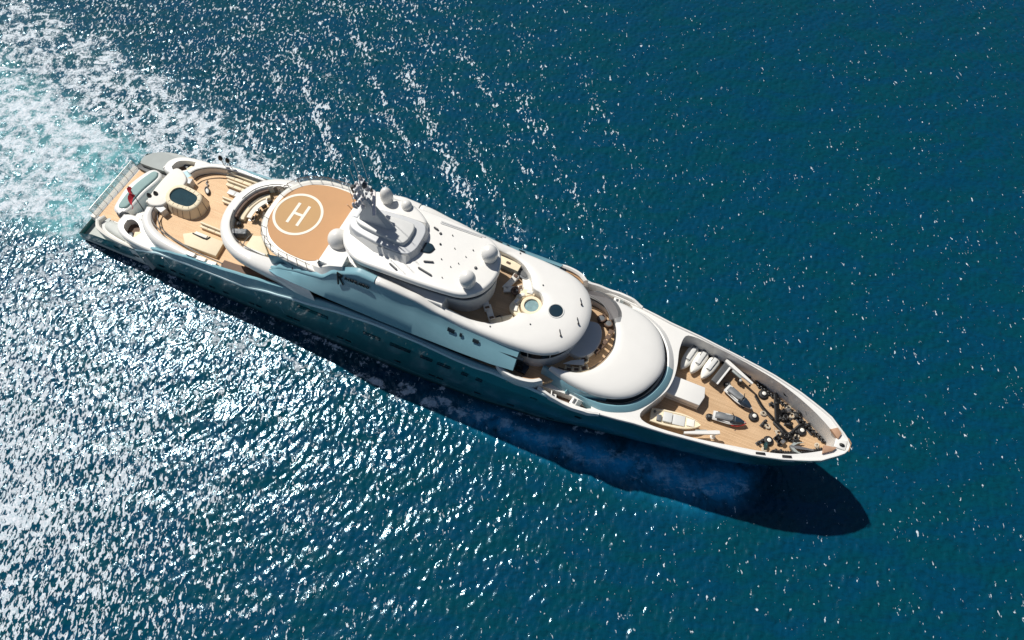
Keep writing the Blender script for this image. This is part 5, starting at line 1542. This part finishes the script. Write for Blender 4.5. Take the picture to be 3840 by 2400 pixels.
for k, (x, y, lb) in enumerate(((30.35, -1.25, 'black hose bundle behind the jet ski with the red bumper'), (31.0, 2.55, 'black round head of a stowed hose at the stern of the port jet ski'))):
    t = thing('hose_coil', lb, 'hose', x, y, Fz, k)
    mb = MB(); mb.torus((0, 0, .14), .24, .11, 20, 8); mb.torus((.05, .03, .3), .18, .09, 20, 8); mb.build('coil', M['black'], t)
    mb = MB(); mb.lathe((.0, .0, 0), [(.1, 0), (.1, .38), (.02, .42)], 10); mb.build('nozzle', M['dgrey'], t)
t = thing('ball_fender', 'white and black fender hanging from the port crane beside the jet ski', 'fender', 31.95, 3.2, Fz, 0)
mb = MB(); mb.lathe((0, 0, 0), [(.02, 0), (.16, .1), (.18, .45), (.1, .6), (.02, .62)], 14); mb.build('body', M['black'], t)
mb = MB(); mb.lathe((0, 0, .6), [(.06, 0), (.13, .08), (.13, .3), (.03, .4)], 12); mb.build('cap', M['white'], t)

def capstan():
    t = thing('capstan', '', 'capstan')
    mb = MB(); mb.lathe((0, 0, 0), [(.46, 0), (.48, .14), (.42, .24), (.22, .28), (.19, .34)], 26); mb.build('drum', M['black'], t)
    mb = MB(); mb.lathe((0, 0, .2), [(.17, .04), (.19, .22), (.12, .27), (.01, .28)], 20); mb.build('cap', M['cream'], t)
    return t
K0 = capstan(); K0['group'] = 'black capstans with pale caps on the foredeck'
for k, (x, y, lb) in enumerate(((34.4, 3.0, 'black capstan with a pale cap by the port bulwark'), (34.15, .45, 'black capstan with a pale cap just ahead of the jet skis on the centreline'), (38.55, .85, 'black capstan with a pale cap farthest forward'), (36.0, -1.3, 'black capstan with a pale cap near the starboard bulwark'))):
    if k == 0: K0.matrix_world = SHIP @ Matrix.Translation((x, y, Fz)); K0['label'] = lb
    else: dup(K0, lb, x, y, Fz)
def chain(name, label, pts, r=.085, cat='chain', m='black'):
    r *= 1.5
    t = thing(name, label, cat, pts[0][0], pts[0][1], Fz, 0, 'anchor chains on the foredeck')
    b = pts[0]; q = catmull([(x - b[0], y - b[1], z) for x, y, z in pts], 44)
    mb = MB()
    for k in range(len(q) - 1):
        p, w = q[k], q[k + 1]; d = (w - p); c_ = p + d * .5
        d.normalize(); u = d.cross(Vector((0, 0, 1))).normalized(); v = Vector((0, 0, 1))
        a_ = u if k % 2 else v
        hl = (w - p).length * .72
        link = [c_ + d * hl * math.cos(g) + a_ * r * 1.1 * math.sin(g) for g in [2 * PI * j / 8 for j in range(9)]]
        mb.tube(link, r * .5, 5, caps=False)
    mb.build('links', M[m], t)
    mb = MB(); mb.tube([(p.x, p.y, max(.01, p.z - r)) for p in q], r * .6, 5); mb.build('channel', M['dgrey'], t)
    return t
chain('anchor_chain', 'thick black chain running across the deck from the port bulwark to the windlass', [(35.45, 3.45, .3), (35.85, 2.2, .22), (36.25, .9, .2)], .11)
chain('anchor_chain', 'thick black chain running forward and to starboard from the middle of the foredeck', [(36.0, .75, .2), (36.9, .25, .2), (37.9, -.35, .25)], .11)
chain('anchor_chain', 'thin black chain following the foot of the port bulwark to the bow', [(33.6, 3.75, .12), (35.4, 3.15, .15), (37.3, 2.45, .15), (39.2, 1.45, .15), (40.8, .6, .2)], .09)
chain('anchor_chain', 'thin black chain following the foot of the starboard bulwark to the bow', [(36.5, -2.2, .12), (37.8, -1.8, .2), (39.2, -1.15, .15), (40.8, -.1, .2)], .10)
chain('anchor_chain', 'black chain lying diagonally between the two forward capstans', [(36.9, -1.3, .15), (37.5, -.3, .2), (38.1, .9, .2), (38.5, 1.6, .15)], .09)
chain('anchor_chain', 'pair of dark hoses slanting forward beside the port capstan', [(33.75, 2.65, .1), (34.7, 1.7, .12), (35.9, .95, .15)], .08)
def windlass(label, x, y, rot, m='black'):
    t = thing('windlass', label, 'windlass', x, y, Fz, rot, 'anchor windlasses on the foredeck')
    mb = MB(); mb.box(-.5, .5, -.28, .28, 0, .16, .03); mb.build('bedplate', M['dgrey'], t)
    mb = MB(); mb.lathe((-.45, 0, .42), [(.3, 0), (.3, .06), (.16, .1), (.16, .34), (.3, .38), (.3, .44)], 20, axis=(1, 0, 0)); mb.build('gypsy', M[m], t)
    mb = MB(); mb.lathe((.1, 0, .42), [(.1, 0), (.24, .05), (.24, .35), (.1, .42)], 18, axis=(1, .1, 0)); mb.build('motor', M['steel'] if m == 'black' else M['dgrey'], t)
    mb = MB(); mb.tube([(-.1, .3, .2), (-.15, .5, .85)], .035, 6); mb.build('brake_lever', M['black'], t)
    return t
windlass('black windlass at the port side of the bow gear, by the long chain', 36.6, 2.0, .6)
windlass('black windlass at the starboard side of the bow gear, by the cleats', 36.9, -.85, -.5)
t = thing('anchor', 'big weathered grey anchor stowed inside the starboard bow bulwark', 'anchor', 38.6, -.95, Fz, .25)
mb = MB(); mb.loft([[(-.75, -.1, .2), (-.75, .1, .2), (-.75, .1, .38), (-.75, -.1, .38)], [(0, -.14, .2), (0, .14, .2), (0, .14, .45), (0, -.14, .45)], [(1.5, -.07, .2), (1.5, .07, .2), (1.5, .07, .34), (1.5, -.07, .34)]]); mb.build('shank', M['steel'], t)
for a in (-1, 1):
    mb = MB(); mb.loft([[(-.7, a * .1, .15), (-.4, a * .12, .15), (-.4, a * .1, .45), (-.7, a * .1, .45)], [(-.35, a * .5, .2), (.0, a * .42, .2), (.0, a * .4, .42), (-.35, a * .45, .42)], [(.5, a * .6, .3), (.56, a * .57, .3), (.56, a * .57, .36), (.5, a * .6, .36)]]); mb.build('fluke', M['grey'], t)
def bitts():
    t = thing('mooring_bitts', '', 'bollard')
    mb = MB(); mb.box(-.38, .38, -.16, .16, 0, .08, .02); mb.build('base', M['dgrey'], t)
    for a in (-.22, .22):
        mb = MB(); mb.lathe((a, 0, .06), [(.1, 0), (.09, .34), (.14, .38), (.13, .45), (.02, .48)], 14); mb.build('post', M['black'], t)
    return t
B0 = bitts(); B0['group'] = 'twin mooring bitts on the foredeck'
bl = [(35.15, .15, 1.2, 'twin black mooring bitts just forward of the centreline capstan'), (35.3, -1.75, .9, 'twin black mooring bitts aftmost along the starboard bulwark'), (37.1, 1.35, .3, 'twin black mooring bitts inboard of the port windlass'), (38.0, 1.85, -.7, 'twin black mooring bitts at the port bulwark, mid way to the bow'), (39.3, 1.15, -.6, 'twin black mooring bitts nearest the bow on the port side'), (37.9, .35, .5, 'twin black mooring bitts between the two chains on the centreline'), (35.5, 2.4, .4, 'twin black mooring bitts beside the long chain to port'), (37.0, -1.95, .3, 'twin black mooring bitts against the starboard bulwark, abreast the windlass')]
for k, (x, y, r, lb) in enumerate(bl):
    if k == 0: B0.matrix_world = SHIP @ Matrix.Translation((x, y, Fz)) @ Matrix.Rotation(r, 4, 'Z'); B0['label'] = lb
    else: dup(B0, lb, x, y, Fz, r)
rl = [(34.9, 1.15, .32, 'pale coiled rope aftmost, beside the dark hoses'), (36.9, 2.6, .3, 'pale coiled rope under the port bulwark next to the windlass'), (37.4, 2.0, .34, 'pale coiled rope forward of the port windlass'), (35.6, .05, .3, 'pale coiled rope touching the aft bitts on the centreline'), (36.7, -.15, .34, 'pale coiled rope beside the starboard windlass'), (38.3, .2, .26, 'pale coiled rope inside the farthest forward capstan'), (35.9, -2.2, .3, 'pale coiled rope on the deck edge at the starboard cleats'), (40.2, .1, .25, 'pale coiled rope nearest the bow')]
for k, (x, y, r, lb) in enumerate(rl):
    t = thing('rope_coil', lb, 'rope', x, y, Fz, k * .7, 'coiled mooring ropes on the foredeck')
    mb = MB()
    q = [((r - .012 * i % .2) * math.cos(i * .5) * (1 + .06 * math.sin(i * 1.7)), (r - .012 * i % .2) * math.sin(i * .5), .05 + .004 * i) for i in range(60)]
    q = [((r * (.45 + .55 * ((i % 26) / 26))) * math.cos(i * .52), (r * (.45 + .55 * ((i % 26) / 26))) * math.sin(i * .52) * .85, .04 + .07 * (i // 26)) for i in range(70)]
    mb.tube(q, .04, 5); mb.build('coil', M['rope'], t)
    mb = MB(); mb.tube([q[-1], (r * 1.3, .1, .05), (r * 1.9, -.15, .05)], .035, 5); mb.build('tail', M['rope'], t)
for k, (x, y, lb) in enumerate(((37.35, .9, 'black machinery lump beside the coiled ropes, mid foredeck'), (38.9, 1.55, 'black covered winch close under the port bow bulwark'), (35.9, -1.9, 'dark green covered winch by the starboard bulwark'))):
    t = thing('mooring_winch', lb, 'winch', x, y, Fz, k * .9, 'small covered winches on the foredeck')
    mb = MB(); mb.lathe((0, 0, 0), [(.22, 0), (.26, .2), (.2, .45), (.05, .58), (.01, .6)], 12, 1.5, .8); mb.build('cover', M['black'] if k < 2 else M['boot'], t)
    mb = MB(); mb.box(-.42, .42, -.1, .1, 0, .14, .02); mb.build('base', M['dgrey'], t)

for k, (x, y, r, lb) in enumerate(((37.9, 2.35, .9, 'black folded hose frame lying by the port bow bulwark'), (37.2, -.25, -.8, 'black folded hose frame lying across the middle of the bow deck'), (36.75, 1.35, .25, 'black folded hose frame touching the port windlass'), (38.3, -.35, 1.3, 'black folded hose frame just aft of the grey anchor'))):
    t = thing('hose_reel', lb, 'hose reel', x, y, Fz, r, 'black hose frames on the bow deck')
    mb = MB(); mb.torus((0, 0, .22), .34, .09, 20, 8, sy=.6); mb.torus((.12, .1, .42), .2, .07, 16, 8); mb.build('hose', M['black'], t)
    mb = MB(); mb.tube([(-.6, -.15, .1), (0, 0, .55), (.55, .2, .1)], .07, 6); mb.tube([(-.3, .4, .08), (.1, 0, .5), (.35, -.45, .08)], .06, 6); mb.build('bracket', M['black'], t)
